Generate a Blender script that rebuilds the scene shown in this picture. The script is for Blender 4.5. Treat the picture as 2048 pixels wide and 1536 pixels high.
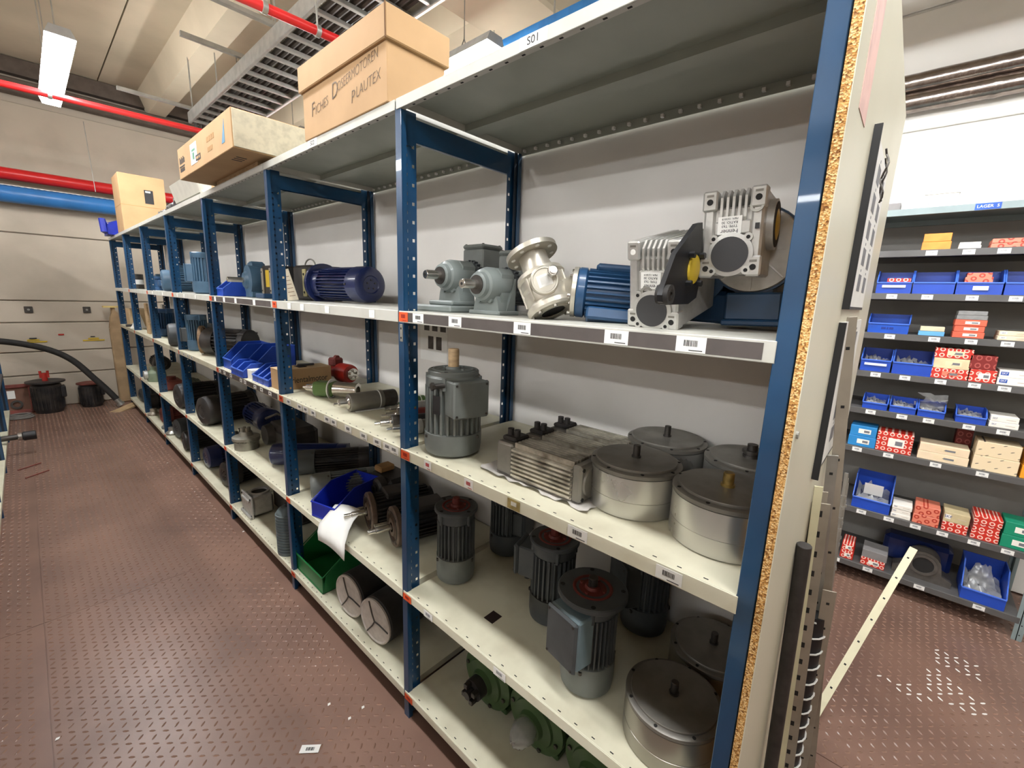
import bpy, bmesh, math, random
from mathutils import Vector, Matrix
R = math.radians
rnd = random.Random(7)
for o in list(bpy.data.objects): bpy.data.objects.remove(o)
SC = bpy.context.scene
COL = SC.collection

# ------------------------------------------------------------------ camera
yaw, pit, rol = R(48.0755), R(-11.2227), R(2.0342)
fw = Vector((math.sin(yaw)*math.cos(pit), math.cos(yaw)*math.cos(pit), math.sin(pit)))
r_ = Vector((math.cos(yaw), -math.sin(yaw), 0)); u_ = r_.cross(fw)
rr = r_*math.cos(rol) + u_*math.sin(rol); uu = -r_*math.sin(rol) + u_*math.cos(rol)
cd = bpy.data.cameras.new('camera'); cam = bpy.data.objects.new('camera', cd); COL.objects.link(cam)
m = Matrix((rr, uu, -fw)).transposed().to_4x4(); m.translation = (-0.7458, -0.1398, 1.5)
cam.matrix_world = m; cd.sensor_width = 36; cd.lens = 870.65/2048*36; cd.clip_start = 0.01
SC.camera = cam
# ------------------------------------------------------------------ world and exposure (a closed room lit by its own lamps)
w = bpy.data.worlds.new('world'); SC.world = w; w.use_nodes = True
w.node_tree.nodes['Background'].inputs[0].default_value = (0.9, 0.93, 1, 1)
w.node_tree.nodes['Background'].inputs[1].default_value = 0.05
SC.view_settings.view_transform = 'Standard'; SC.view_settings.look = 'None'
SC.view_settings.gamma = 1; SC.view_settings.use_curve_mapping = False
SC.view_settings.exposure = 0.45
SC.cycles.diffuse_bounces = 2
LAMP = 52.0          # strength of every tube diffuser in the hall

# ------------------------------------------------------------------ materials
def lin(c): return tuple(((x/255)/12.92 if x/255 <= .04045 else ((x/255+.055)/1.055)**2.4) for x in c)
MT = {}
def mat(name, c, rough=.5, metal=0., var=.12, scale=12., bump=0., bscale=60., c2=None, spec=.5, stretch=None, coat=0., lo=.42, hi=.68, emit=0.):
    if name in MT: return MT[name]
    M = bpy.data.materials.new(name); M.use_nodes = True; MT[name] = M
    nt = M.node_tree; N = nt.nodes; L = nt.links; b = N['Principled BSDF']
    b.inputs['Roughness'].default_value = rough; b.inputs['Metallic'].default_value = metal
    b.inputs['Specular IOR Level'].default_value = spec; b.inputs['Coat Weight'].default_value = coat
    c = lin(c); c2 = lin(c2) if c2 else tuple(x*(1-var*2) for x in c)
    tc = N.new('ShaderNodeTexCoord'); src = tc.outputs['Object']
    if stretch:
        mp = N.new('ShaderNodeMapping'); mp.inputs['Scale'].default_value = stretch
        L.new(src, mp.inputs[0]); src = mp.outputs[0]
    n = N.new('ShaderNodeTexNoise'); n.inputs['Scale'].default_value = scale; n.inputs['Detail'].default_value = 5
    L.new(src, n.inputs['Vector'])
    rp = N.new('ShaderNodeValToRGB'); rp.color_ramp.elements[0].position = lo; rp.color_ramp.elements[1].position = hi
    rp.color_ramp.elements[0].color = c + (1,); rp.color_ramp.elements[1].color = c2 + (1,)
    L.new(n.outputs['Fac'], rp.inputs[0]); L.new(rp.outputs[0], b.inputs['Base Color'])
    if emit:
        b.inputs['Emission Color'].default_value = (.96, .98, 1, 1); b.inputs['Emission Strength'].default_value = emit
    mr = N.new('ShaderNodeMapRange'); mr.inputs['To Min'].default_value = max(0, rough-.07); mr.inputs['To Max'].default_value = min(1, rough+.1)
    L.new(n.outputs['Fac'], mr.inputs[0]); L.new(mr.outputs[0], b.inputs['Roughness'])
    if bump:
        n2 = N.new('ShaderNodeTexNoise'); n2.inputs['Scale'].default_value = bscale; n2.inputs['Detail'].default_value = 4
        L.new(src, n2.inputs['Vector'])
        bp = N.new('ShaderNodeBump'); bp.inputs['Strength'].default_value = bump; bp.inputs['Distance'].default_value = .002
        L.new(n2.outputs['Fac'], bp.inputs['Height']); L.new(bp.outputs[0], b.inputs['Normal'])
    return M
def printmat(name, bg, fg, px, py, r0, r1, rough=.45, rot=0.):
    """flat print on a carton: a grid of rings (or dashes when r0 < 0) in the carton's own y/z plane"""
    if name in MT: return MT[name]
    M = bpy.data.materials.new(name); M.use_nodes = True; MT[name] = M
    nt = M.node_tree; N = nt.nodes; L = nt.links; b = N['Principled BSDF']; b.inputs['Roughness'].default_value = rough
    tc = N.new('ShaderNodeTexCoord'); mp = N.new('ShaderNodeMapping'); L.new(tc.outputs['Object'], mp.inputs[0])
    mp.inputs['Rotation'].default_value = (rot, 0, 0); mp.inputs['Scale'].default_value = (0, 1/px, 1/py)
    fr = N.new('ShaderNodeVectorMath'); fr.operation = 'FRACTION'; L.new(mp.outputs[0], fr.inputs[0])
    sb = N.new('ShaderNodeVectorMath'); sb.operation = 'SUBTRACT'; sb.inputs[1].default_value = (0, .5, .5); L.new(fr.outputs[0], sb.inputs[0])
    if r0 < 0:
        mu = N.new('ShaderNodeVectorMath'); mu.operation = 'MULTIPLY'; mu.inputs[1].default_value = (0, 1, 3.2); L.new(sb.outputs[0], mu.inputs[0]); sb = mu
    ln = N.new('ShaderNodeVectorMath'); ln.operation = 'LENGTH'; L.new(sb.outputs[0], ln.inputs[0])
    rp = N.new('ShaderNodeValToRGB'); rp.color_ramp.interpolation = 'CONSTANT'
    e = rp.color_ramp.elements
    if r0 < 0:
        e[0].position = 0; e[0].color = lin(fg)+(1,); e[1].position = r1; e[1].color = lin(bg)+(1,)
    else:
        e[0].position = 0; e[0].color = lin(bg)+(1,); e[1].position = r0; e[1].color = lin(fg)+(1,)
        k = e.new(r1); k.color = lin(bg)+(1,)
    L.new(ln.outputs['Value'], rp.inputs[0]); L.new(rp.outputs[0], b.inputs['Base Color'])
    return M
def chipmat():
    M = bpy.data.materials.new('chipboard_edge'); M.use_nodes = True
    nt = M.node_tree; N = nt.nodes; L = nt.links; b = N['Principled BSDF']; b.inputs['Roughness'].default_value = .8
    tc = N.new('ShaderNodeTexCoord'); v = N.new('ShaderNodeTexVoronoi'); v.inputs['Scale'].default_value = 380
    L.new(tc.outputs['Object'], v.inputs['Vector'])
    sp = N.new('ShaderNodeSeparateColor'); L.new(v.outputs['Color'], sp.inputs[0])
    rp = N.new('ShaderNodeValToRGB'); e = rp.color_ramp.elements
    e[0].color = lin((120, 72, 22))+(1,); e[1].color = lin((236, 200, 140))+(1,); k = e.new(.45); k.color = lin((206, 150, 78))+(1,)
    L.new(sp.outputs[0], rp.inputs[0]); L.new(rp.outputs[0], b.inputs['Base Color'])
    bp = N.new('ShaderNodeBump'); bp.inputs['Strength'].default_value = .6; bp.inputs['Distance'].default_value = .002
    L.new(v.outputs['Distance'], bp.inputs['Height']); L.new(bp.outputs[0], b.inputs['Normal'])
    return M

BLUE = mat('rack_blue_paint', (20, 66, 102), .32, var=.10, scale=7, coat=.3)
CREAM = mat('shelf_cream_paint', (227, 223, 200), .42, var=.05, scale=9, c2=(207, 200, 170), lo=.5, hi=.8, bump=.05)
SHELFTOP = mat('shelf_top_worn_cream', (218, 213, 188), .45, var=.1, scale=5, c2=(178, 169, 142), lo=.45, hi=.85, bump=.05)
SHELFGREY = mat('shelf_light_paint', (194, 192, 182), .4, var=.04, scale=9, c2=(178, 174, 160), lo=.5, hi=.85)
WHITEBOARD = mat('white_back_board', (226, 221, 214), .55, var=.03, scale=3)
STRIPDARK = mat('dark_label_rail', (84, 76, 72), .5, var=.08, scale=20)
PAPER = mat('white_paper', (238, 236, 230), .7, var=.02)
INK = mat('black_ink', (32, 31, 33), .6, var=.05)
GREYINK = mat('grey_ink', (120, 120, 124), .6, var=.05)
ORANGE = mat('orange_label', (232, 88, 34), .5, var=.08, scale=60)
REDINK = mat('dark_red_ink', (150, 34, 20), .6)
BLACKHOLE = mat('slot_dark', (26, 24, 22), .8)
STEELFLOOR = mat('red_brown_floor_paint', (137, 106, 91), .32, var=.2, scale=2.2, c2=(108, 82, 71), bump=.08, bscale=140, lo=.35, hi=.75)
LUG = mat('tread_lug_paint', (148, 116, 99), .24, var=.15, scale=4, c2=(120, 94, 81), lo=.35, hi=.7)
CONC = mat('wall_concrete', (190, 178, 160), .85, var=.07, scale=2.5, bump=.25, bscale=40)
CONCCEIL = mat('ceiling_concrete', (198, 184, 158), .9, var=.08, scale=1.6, bump=.3, bscale=30)
WALLWHITE = mat('white_wall_paint', (236, 232, 224), .75, var=.02, scale=3, bump=.25, bscale=70)
ALU = mat('cast_aluminium', (196, 194, 188), .36, .5, var=.08, scale=40, bump=.12, bscale=220)
ALUTURN = mat('turned_aluminium', (196, 194, 188), .28, .8, var=.03, scale=5)
DARKALU = mat('worn_aluminium_top', (132, 128, 120), .42, .45, var=.12, scale=16)
STEEL = mat('bright_steel', (206, 202, 194), .2, .95, var=.08, scale=30)
DARKSTEEL = mat('dark_steel', (88, 84, 80), .42, .8, var=.15, scale=30)
NICKEL = mat('nickel_plating', (192, 186, 172), .34, .6, var=.08, scale=14)
GREYGREEN = mat('grey_green_enamel', (124, 131, 128), .36, var=.06, scale=16, coat=.2)
MOTORGREY = mat('grey_motor_enamel', (112, 116, 112), .4, var=.08, scale=18)
DARKGREY = mat('dark_grey_enamel', (74, 78, 80), .42, var=.1, scale=18)
BLUEGREY = mat('blue_grey_lid', (122, 140, 146), .35, var=.06, scale=18)
MOTORBLUE = mat('blue_motor_enamel', (36, 74, 112), .36, var=.1, scale=14, coat=.2)
NAVY = mat('navy_motor_enamel', (22, 36, 84), .3, var=.12, scale=14, coat=.3)
STEELBLUE = mat('steel_blue_enamel', (74, 104, 128), .36, var=.08, scale=14)
REDPRIMER = mat('red_primer', (112, 44, 36), .55, var=.15, scale=24)
REDPAINT = mat('red_enamel', (172, 44, 34), .35, var=.1, scale=14)
PIPERED = mat('red_pipe_paint', (196, 34, 34), .3, var=.06, scale=8)
PIPEBLUE = mat('blue_pipe_paint', (52, 118, 182), .32, var=.08, scale=5)
BLACK = mat('black_plastic', (28, 28, 30), .4, var=.1)
RUBBER = mat('black_rubber', (44, 42, 40), .7, var=.15, scale=20)
DARKDISC = mat('charcoal_cap', (52, 51, 52), .55, var=.06)
YELLOWCAP = mat('yellow_cap', (206, 176, 44), .4, var=.06)
GREENM = mat('green_motor_enamel', (62, 86, 48), .4, var=.12, scale=12)
GREENTOOL = mat('olive_tool_enamel', (88, 116, 62), .36, var=.1, scale=16)
GREENBIN = mat('green_bin_plastic', (30, 118, 62), .4, var=.06)
BINBLUE = mat('blue_bin_plastic', (34, 74, 178), .36, var=.06)
BINDARK = mat('dark_blue_bin_plastic', (30, 54, 136), .36, var=.06)
CARD = mat('brown_cardboard', (184, 148, 106), .8, var=.05, scale=6, bump=.06)
CARDPALE = mat('pale_cardboard', (206, 178, 138), .8, var=.05, scale=6, bump=.06)
CARDDARK = mat('tan_cardboard', (168, 128, 80), .8, var=.05, scale=6)
WOOD = mat('pale_wood', (190, 160, 120), .65, var=.12, scale=9, stretch=(3, 3, 14))
CHIP = chipmat()
LAMINATE = mat('ivory_laminate', (222, 217, 194), .38, var=.03, scale=2)
GALV = mat('galvanised_steel', (170, 168, 160), .38, .7, var=.1, scale=14)
STRIPGREY = mat('beige_grey_steel', (168, 158, 142), .45, .35, var=.1, scale=10)
CREAMSTRIP = mat('cream_painted_steel', (214, 206, 170), .42, var=.06, scale=9)
FOIL = mat('wrinkled_foil', (150, 138, 130), .2, .95, var=.14, scale=22, bump=.7, bscale=40)
CABLE = mat('cable_sheath', (66, 60, 56), .5, var=.15)
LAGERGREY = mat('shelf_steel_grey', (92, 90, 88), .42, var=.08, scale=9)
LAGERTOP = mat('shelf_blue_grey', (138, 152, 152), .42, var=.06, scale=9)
LAGERBACK = mat('shelf_back_grey', (150, 147, 142), .55, var=.05, scale=9)
SIGNBLUE = mat('sign_blue', (30, 84, 178), .5)
RUSTY = mat('rusty_red_steel', (130, 66, 56), .6, var=.2, scale=14)
GRIME = mat('oily_black_steel', (34, 33, 34), .45, var=.3, scale=10, c2=(62, 56, 52))
PLATINGY = mat('yellowish_plate', (196, 186, 132), .5, var=.1)
TANCOL = mat('scuffed_tan_post', (176, 148, 112), .75, var=.12, scale=8, bump=.3, bscale=30)
TUBE = mat('lit_diffuser', (255, 255, 250), .4, emit=LAMP)
RAG = mat('grey_white_rag', (206, 200, 192), .9, var=.1, scale=30, bump=.6, bscale=50)
POLY = mat('clear_polybag', (196, 196, 194), .16, .1, var=.1, scale=30)
POLY.node_tree.nodes['Principled BSDF'].inputs['Alpha'].default_value = .5
PINK = mat('pink_marker', (236, 196, 184), .6)
CARTRED = printmat('red_ring_carton', (204, 50, 36), (244, 206, 190), .027, .027, .2, .36)
CARTPINK = printmat('pale_red_carton', (226, 130, 104), (180, 60, 44), .03, .03, .16, .34, rot=.5)
CARTDARK = printmat('dark_red_carton', (128, 34, 30), (176, 84, 76), .03, .036, .2, .34)
CARTINA = printmat('cream_dash_carton', (236, 214, 176), (84, 74, 64), .046, .03, -1, .16, rot=.6)
CARTORANGE = mat('orange_carton', (240, 148, 60), .5, var=.1, scale=20)
CARTWHITE = mat('white_carton', (244, 238, 226), .55, var=.02)
CARTBLUE = mat('blue_carton', (44, 136, 200), .45, var=.05)
CARTGREEN = mat('green_carton', (20, 140, 104), .45, var=.05)
CARTGREY = mat('grey_carton', (132, 128, 126), .6, var=.06)
CARTAMBER = mat('amber_carton', (242, 160, 34), .5, var=.05)
CARTLIGHTBLUE = mat('light_blue_carton', (104, 172, 224), .5, var=.05)
YSIGN = mat('yellow_sign', (212, 178, 40), .6, var=.05)

# ------------------------------------------------------------------ mesh builder
class MB:
    def __init__(s): s.v = []; s.f = []; s.m = []; s.M = Matrix()
    def add(s, vs, fs, mi=0):
        o = len(s.v); s.v += [tuple(s.M @ Vector(v)) for v in vs]
        s.f += [tuple(i+o for i in f) for f in fs]; s.m += [mi]*len(fs); return s
    def box(s, x0, x1, y0, y1, z0, z1, mi=0, c=0.):
        cx, cy, cz = (x0+x1)/2, (y0+y1)/2, (z0+z1)/2; h = [abs(x1-x0)/2, abs(y1-y0)/2, abs(z1-z0)/2]
        if c <= 0:
            vs = [(cx+a*h[0], cy+b*h[1], cz+d*h[2]) for a in (-1, 1) for b in (-1, 1) for d in (-1, 1)]
            return s.add(vs, [(0, 1, 3, 2), (4, 6, 7, 5), (0, 4, 5, 1), (2, 3, 7, 6), (0, 2, 6, 4), (1, 5, 7, 3)], mi)
        c = min(c, min(h)*.9); vs = []; ix = {}
        for a in (-1, 1):
            for b in (-1, 1):
                for d in (-1, 1):
                    for k in range(3):
                        e = [h[j]-(0 if j == k else c) for j in range(3)]
                        ix[(a, b, d, k)] = len(vs); vs.append((cx+a*e[0], cy+b*e[1], cz+d*e[2]))
        fs = []
        for k in range(3):
            o = [j for j in range(3) if j != k]
            for sg in (-1, 1):
                q = []
                for p, r in ((-1, -1), (1, -1), (1, 1), (-1, 1)):
                    t = [0, 0, 0]; t[k] = sg; t[o[0]] = p; t[o[1]] = r; q.append(ix[tuple(t)+(k,)])
                fs.append(tuple(q))
            for p in (-1, 1):
                for r in (-1, 1):
                    t0 = [0, 0, 0]; t0[o[0]] = p; t0[o[1]] = r; t1 = list(t0); t0[k] = -1; t1[k] = 1
                    fs.append((ix[tuple(t0)+(o[0],)], ix[tuple(t1)+(o[0],)], ix[tuple(t1)+(o[1],)], ix[tuple(t0)+(o[1],)]))
        for a in (-1, 1):
            for b in (-1, 1):
                for d in (-1, 1): fs.append(tuple(ix[(a, b, d, k)] for k in range(3)))
        return s.add(vs, fs, mi)
    def lathe(s, prof, n=24, mi=0, at=(0, 0, 0), ax='z'):
        vs = []; fs = []
        def T(p):
            x, y, z = p
            if ax == 'x': x, y, z = z, x, y
            elif ax == 'y': x, y, z = y, z, x
            return (x+at[0], y+at[1], z+at[2])
        rows = []
        for r, z in prof:
            if r <= 1e-6: rows.append([len(vs)]); vs.append(T((0, 0, z)))
            else:
                rows.append(list(range(len(vs), len(vs)+n)))
                vs += [T((r*math.cos(2*math.pi*i/n), r*math.sin(2*math.pi*i/n), z)) for i in range(n)]
        for a, b in zip(rows, rows[1:]):
            for i in range(n):
                j = (i+1) % n
                if len(a) == 1 and len(b) == 1: continue
                if len(a) == 1: fs.append((a[0], b[i], b[j]))
                elif len(b) == 1: fs.append((a[i], a[j], b[0]))
                else: fs.append((a[i], a[j], b[j], b[i]))
        return s.add(vs, fs, mi)
    def cyl(s, r, z0, z1, n=20, mi=0, at=(0, 0, 0), ax='z', c=0.):
        if c: return s.lathe([(0, z0), (r-c, z0), (r, z0+c), (r, z1-c), (r-c, z1), (0, z1)], n, mi, at, ax)
        return s.lathe([(0, z0), (r, z0), (r, z1), (0, z1)], n, mi, at, ax)
    def ring(s, ro, ri, z0, z1, n=24, mi=0, at=(0, 0, 0), ax='z'):
        return s.lathe([(ri, z0), (ro, z0), (ro, z1), (ri, z1), (ri, z0)], n, mi, at, ax)
    def prism(s, poly, z0, z1, mi=0, ax='z'):
        def T(x, y, z): return (x, y, z) if ax == 'z' else ((z, x, y) if ax == 'x' else (x, z, y))
        n = len(poly); vs = [T(x, y, z0) for x, y in poly]+[T(x, y, z1) for x, y in poly]
        return s.add(vs, [tuple(range(n))[::-1], tuple(range(n, 2*n))]+[(i, (i+1) % n, n+(i+1) % n, n+i) for i in range(n)], mi)
    def tube(s, pts, r, n=8, mi=0, closed=False):
        P = [Vector(p) for p in pts]; rows = []; vs = []; fs = []; up = None
        for i, p in enumerate(P):
            a = P[i-1] if (i or closed) else P[i]; b = P[(i+1) % len(P)] if (i < len(P)-1 or closed) else P[i]
            t = (b-a).normalized()
            if up is None: up = t.orthogonal().normalized()
            up = (up-t*up.dot(t)).normalized(); q = t.cross(up)
            rr2 = r[i] if isinstance(r, (list, tuple)) else r
            rows.append(list(range(len(vs), len(vs)+n)))
            vs += [p+(up*math.cos(2*math.pi*k/n)+q*math.sin(2*math.pi*k/n))*rr2 for k in range(n)]
        m_ = len(rows)
        for i in range(m_ if closed else m_-1):
            a, b = rows[i], rows[(i+1) % m_]
            fs += [(a[k], a[(k+1) % n], b[(k+1) % n], b[k]) for k in range(n)]
        if not closed: fs += [tuple(rows[0])[::-1], tuple(rows[-1])]
        return s.add(vs, fs, mi)
    def fins(s, ri, ro, z0, z1, n, mi=0, duty=.42, a0=0., a1=2*math.pi):
        pts = []
        for i in range(n):
            a = a0+(a1-a0)*i/n; d = (a1-a0)/n
            pts += [(ri*math.cos(a), ri*math.sin(a)), (ro*math.cos(a+d*.12), ro*math.sin(a+d*.12)),
                    (ro*math.cos(a+d*duty), ro*math.sin(a+d*duty)), (ri*math.cos(a+d*(duty+.12)), ri*math.sin(a+d*(duty+.12)))]
        return s.prism(pts, z0, z1, mi)
    def mesh(s, name, mats, smooth=35, fix=True):
        me = bpy.data.meshes.new(name); me.from_pydata(s.v, [], s.f)
        for a in (mats if isinstance(mats, (list, tuple)) else [mats]): me.materials.append(a)
        me.polygons.foreach_set('material_index', s.m)
        if fix:
            bm = bmesh.new(); bm.from_mesh(me); bmesh.ops.recalc_face_normals(bm, faces=bm.faces); bm.to_mesh(me); bm.free()
        if smooth:
            me.polygons.foreach_set('use_smooth', [True]*len(me.polygons)); me.set_sharp_from_angle(angle=R(smooth))
        return me
    def build(s, name, mats, parent=None, smooth=35, fix=True): return put(name, s.mesh(name, mats, smooth, fix), parent)
def put(name, me, parent=None, loc=None, rot=None, scale=None):
    o = bpy.data.objects.new(name, me); COL.objects.link(o)
    if parent is not None: o.parent = parent
    if loc is not None: o.location = loc
    if rot is not None: o.rotation_euler = rot
    if scale is not None: o.scale = scale
    return o
def tag(o, label=None, cat=None, group=None, kind=None):
    if label: o['label'] = label
    if cat: o['category'] = cat
    if group: o['group'] = group
    if kind: o['kind'] = kind
    return o
def frame(loc, z=(0, 0, 1), x=(1, 0, 0)):
    z = Vector(z).normalized(); x = Vector(x); x = (x-z*x.dot(z)).normalized(); y = z.cross(x)
    M = Matrix((x, y, z)).transposed().to_4x4(); M.translation = loc; return M
def thing(name, label, cat, loc=(0, 0, 0), z=(0, 0, 1), x=(1, 0, 0), group=None):
    o = bpy.data.objects.new(name, None); COL.objects.link(o); o.empty_display_size = .05
    o.matrix_world = frame(loc, z, x); return tag(o, label, cat, group)
def struct(name, mb, m_, parent=None, smooth=0):
    o = mb.build(name, m_, parent, smooth)
    if parent is None: o['kind'] = 'structure'
    return o
def text(s, size, m_, parent, loc, z, x, name='lettering', sx=1., thin=0., shear=0.):
    c = bpy.data.curves.new(name, 'FONT'); c.body = s; c.size = size; c.extrude = .0002; c.align_x = 'CENTER'; c.align_y = 'CENTER'; c.resolution_u = 3; c.offset = thin; c.shear = shear
    c.materials.append(m_); o = bpy.data.objects.new(name, c); COL.objects.link(o); o.parent = parent
    o.matrix_local = frame(loc, z, x) @ Matrix.Diagonal((sx, 1, 1, 1)); return o
def copy_tree(o, parent=None):
    c = o.copy(); COL.objects.link(c)
    if parent is not None: c.parent = parent
    for ch in list(o.children):
        if ch.name in COL.objects: copy_tree(ch, c)
    return c

# ------------------------------------------------------------------ labels (shared meshes, face towards local -X)
def label_mesh(name, base, bars, w_=.05, h_=.026, seed=1, text_row=True):
    q = random.Random(seed); b = MB(); b.box(-.0008, 0, -w_/2, w_/2, -h_/2, h_/2)
    y = -w_*.22
    while y < w_*.22:
        t = q.choice((.0007, .0011, .0017))*w_/.05
        b.box(-.0011, -.0008, y, y+t, -h_*.12, h_*.28, 1); y += t+q.choice((.0008, .0012))*w_/.05
    if text_row: b.box(-.0011, -.0008, -w_*.4, w_*.05, -h_*.40, -h_*.34, 1)
    return b.mesh(name, [base, bars], 0)
LAB = label_mesh('barcode_label', PAPER, INK); LABG = label_mesh('grey_barcode_label', PAPER, GREYINK, seed=3)
LABO = label_mesh('orange_place_label', ORANGE, REDINK, .034, .026, 5)
LABR = label_mesh('red_print_label', PAPER, mat('label_red', (196, 48, 60), .6), .034, .026, 6)
LABB = label_mesh('blank_label', PAPER, PAPER, .034, .026, 8, False)

# ================================================================== SETTING
def lug_mesh():
    b = MB(); L_, W_, H_ = .0115, .0037, .0027
    b.add([(-L_, 0, 0), (-L_*.45, W_, 0), (L_*.45, W_, 0), (L_, 0, 0), (L_*.45, -W_, 0), (-L_*.45, -W_, 0), (-L_*.5, 0, H_), (L_*.5, 0, H_)],
          [(0, 6, 1), (1, 6, 7, 2), (2, 7, 3), (3, 7, 4), (4, 7, 6, 5), (5, 6, 0)]); return b
LV, LF = lug_mesh().v, lug_mesh().f
P_ = .031
def plate(x0, x1, y0, y1, parent, lugs=True):
    b = MB(); b.box(x0+.0015, x1-.0015, y0+.0015, y1-.0015, -.006, 0)
    p = b.build('steel_plate', STEELFLOOR, parent, 0)
    if not lugs: return p
    vs = []; fs = []; wm = []
    nx, ny = int((x1-x0)/P_), int((y1-y0)/P_)
    for i in range(nx):
        for j in range(ny):
            cx, cy = x0+(i+.5)*P_, y0+(j+.5)*P_
            if (-.02 < cx < .9 and cy > -.02): continue
            a = R(45) if (i+j) % 2 else R(-45); c, s_ = math.cos(a), math.sin(a); o = len(vs)
            vs += [(cx+v[0]*c-v[1]*s_, cy+v[0]*s_+v[1]*c, v[2]) for v in LV]; fs += [tuple(k+o for k in f) for f in LF]
            white = any((cx-a_)**2/r1**2+(cy-b_)**2/r2**2 < 1 for a_, b_, r1, r2 in ((1.80, -.52, .075, .09), (1.56, -.50, .075, .10), (1.65, -.46, .05, .045), (1.47, -.36, .035, .09))) and rnd.random() < .85
            wm += [1 if white else 0]*len(LF)
    me = bpy.data.meshes.new('tread_lugs'); me.from_pydata(vs, [], fs); me.materials.append(LUG); me.materials.append(PAPER)
    me.polygons.foreach_set('material_index', wm)
    o = put('tread_lugs', me, p); o['kind'] = 'stuff'; return p
fl = struct('floor', MB().box(-9, 3, -3.2, 7.7, -.08, -.007), STEELFLOOR)
for x0, x1, y0, y1, lg in ((-2.1, -.862, -.9, 2.515, 1), (-.862, .9, -.9, 2.515, 1), (-2.1, -.862, 2.515, 7.5, 1), (-.862, .9, 2.515, 7.5, 1),
                           (.9, 2.72, -1.9, .9, 1), (.9, 2.72, .9, 7.5, 0), (-9, -2.1, -3, 7.5, 0)):
    plate(x0, x1, y0, y1, fl, lg)
# far wall of stacked concrete panels
wf = struct('wall_far', MB().box(-9, 3, 7.48, 7.7, 0, 3.9), CONC)
zz = [0, .40, .675, 1.018, 1.27, 2.02, 2.62, 3.40]
for a, b in zip(zz, zz[1:]):
    for xa, xb in ((-9, -3.2), (-3.2, 2.75)):
        MB().box(xa+.003, xb-.003, 7.45+rnd.uniform(-.003, .003), 7.481, a+.006, b-.006, 0, .006).build('wall_panel', CONC, wf, 0)
for x in (-.73, -.242): MB().box(x-.035, x+.035, 7.436, 7.45, 1.13, 1.205, 0, .004).cyl(.012, 7.43, 7.437, 10, 1, (x, 0, 1.168), 'y').build('anchor_plate', [DARKSTEEL, GALV], wf)
for x, z, w_, h_, mm in ((-.735, .835, .06, .012, INK), (-.735, .815, .10, .014, YSIGN), (-.71, .793, .17, .014, YSIGN), (-.22, .812, .10, .014, YSIGN), (-.22, .79, .20, .014, YSIGN), (-.225, .835, .04, .01, INK), (-.5, .871, .05, .018, REDPAINT)):
    MB().box(x-w_/2, x+w_/2, 7.441, 7.447, z-h_/2, z+h_/2).build('warning_strip', mm, wf, 0)
wr = struct('wall_right', MB().box(2.75, 2.95, -3.2, 7.7, 0, 3.9), WALLWHITE)
for a, b in ((.0, 2.484), (2.494, 3.10), (3.112, 3.88)):
    for ya, yb in ((-3, 2.2), (2.2, 7.44)): MB().box(2.735, 2.751, ya+.003, yb-.003, a+.003, b, 0, .004).build('wall_panel', WALLWHITE, wr, 0)
struct('wall_left', MB().box(-9.2, -9, -3.2, 7.7, 0, 3.9), CONC)
struct('wall_near', MB().box(-9, 3, -3.4, -3.2, 0, 3.9), CONC)
cl = struct('ceiling', MB().box(-9.2, 3, -3.4, 7.7, 3.86, 4.05), CONCCEIL)
xe = [-9, -7.2, -4.8, -2.35, .14, 2.75]
for a, b in zip(xe, xe[1:]):
    for ya, yb in ((-3.2, 1.9), (2.55, 7.4)): MB().box(a+.006, b-.006, ya, yb, 3.83, 3.865).build('ceiling_slab', CONCCEIL, cl, 0)
for x in (-7.9, -6.1, -3.55, -1.95, .66, 1.95):
    for ya, yb in ((-3.2, 1.98), (2.57, 7.4)):
        MB().prism([(x-.17, 3.84), (x-.085, 3.6), (x+.085, 3.6), (x+.17, 3.84)], ya, yb, 0, 'y').build('ceiling_rib', CONCCEIL, cl, 0)
MB().box(-9, 2.74, 1.98, 2.56, 3.42, 3.86, 0, .02).build('ceiling_beam', CONCCEIL, cl, 0)
tr = struct('trim_1', MB().box(-7, 2.7, 7.30, 7.44, 3.46, 3.6, 0, .01).box(-7, 2.7, 7.36, 7.46, 3.66, 3.82), mat('dark_cable_duct', (92, 80, 70), .6))

# ------------------------------------------------------------------ lamps
def strip_light(x, y, z, label, L_=1.45):
    t = thing('strip_light', label, 'ceiling lamp', (x, y, z), group='strip lights of the hall')
    b = MB(); b.prism([(-.05, .055), (.05, .055), (.075, .0), (-.075, .0)], -L_/2-.015, L_/2+.015, 0, 'y'); b.build('lamp_body', mat('lamp_grey', (150, 148, 142), .5), t, 0)
    b = MB(); b.prism([(-.072, 0), (.072, 0), (.055, -.055), (-.055, -.055)], -L_/2, L_/2, 0, 'y'); b.build('diffuser', TUBE, t, 0)
    for s in (-.45, .45):
        b = MB(); b.tube([(-.03, s, .05), (0, s, .12), (0, s, 3.83-z)], .004, 6); b.tube([(.03, s, .05), (0, s, .12)], .004, 6); b.build('hanger', GALV, t)
    return t
strip_light(-.385, 4.93, 3.05, 'lit strip lamp hanging under the concrete ceiling, left of the red pipe')
strip_light(1.36, 2.72, 3.0, 'lit strip lamp glowing behind the large cardboard box on the rack')
for i, (x, y) in enumerate(((-.385, 2.4), (-.385, -.4), (1.3, -.1), (1.36, 5.4))):
    strip_light(x, y, 3.05, ['lit strip lamp above the middle of the left aisle, out of view', 'lit strip lamp above the camera position', 'lit strip lamp above the bin shelf aisle', 'lit strip lamp far down the right aisle'][i])
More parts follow.
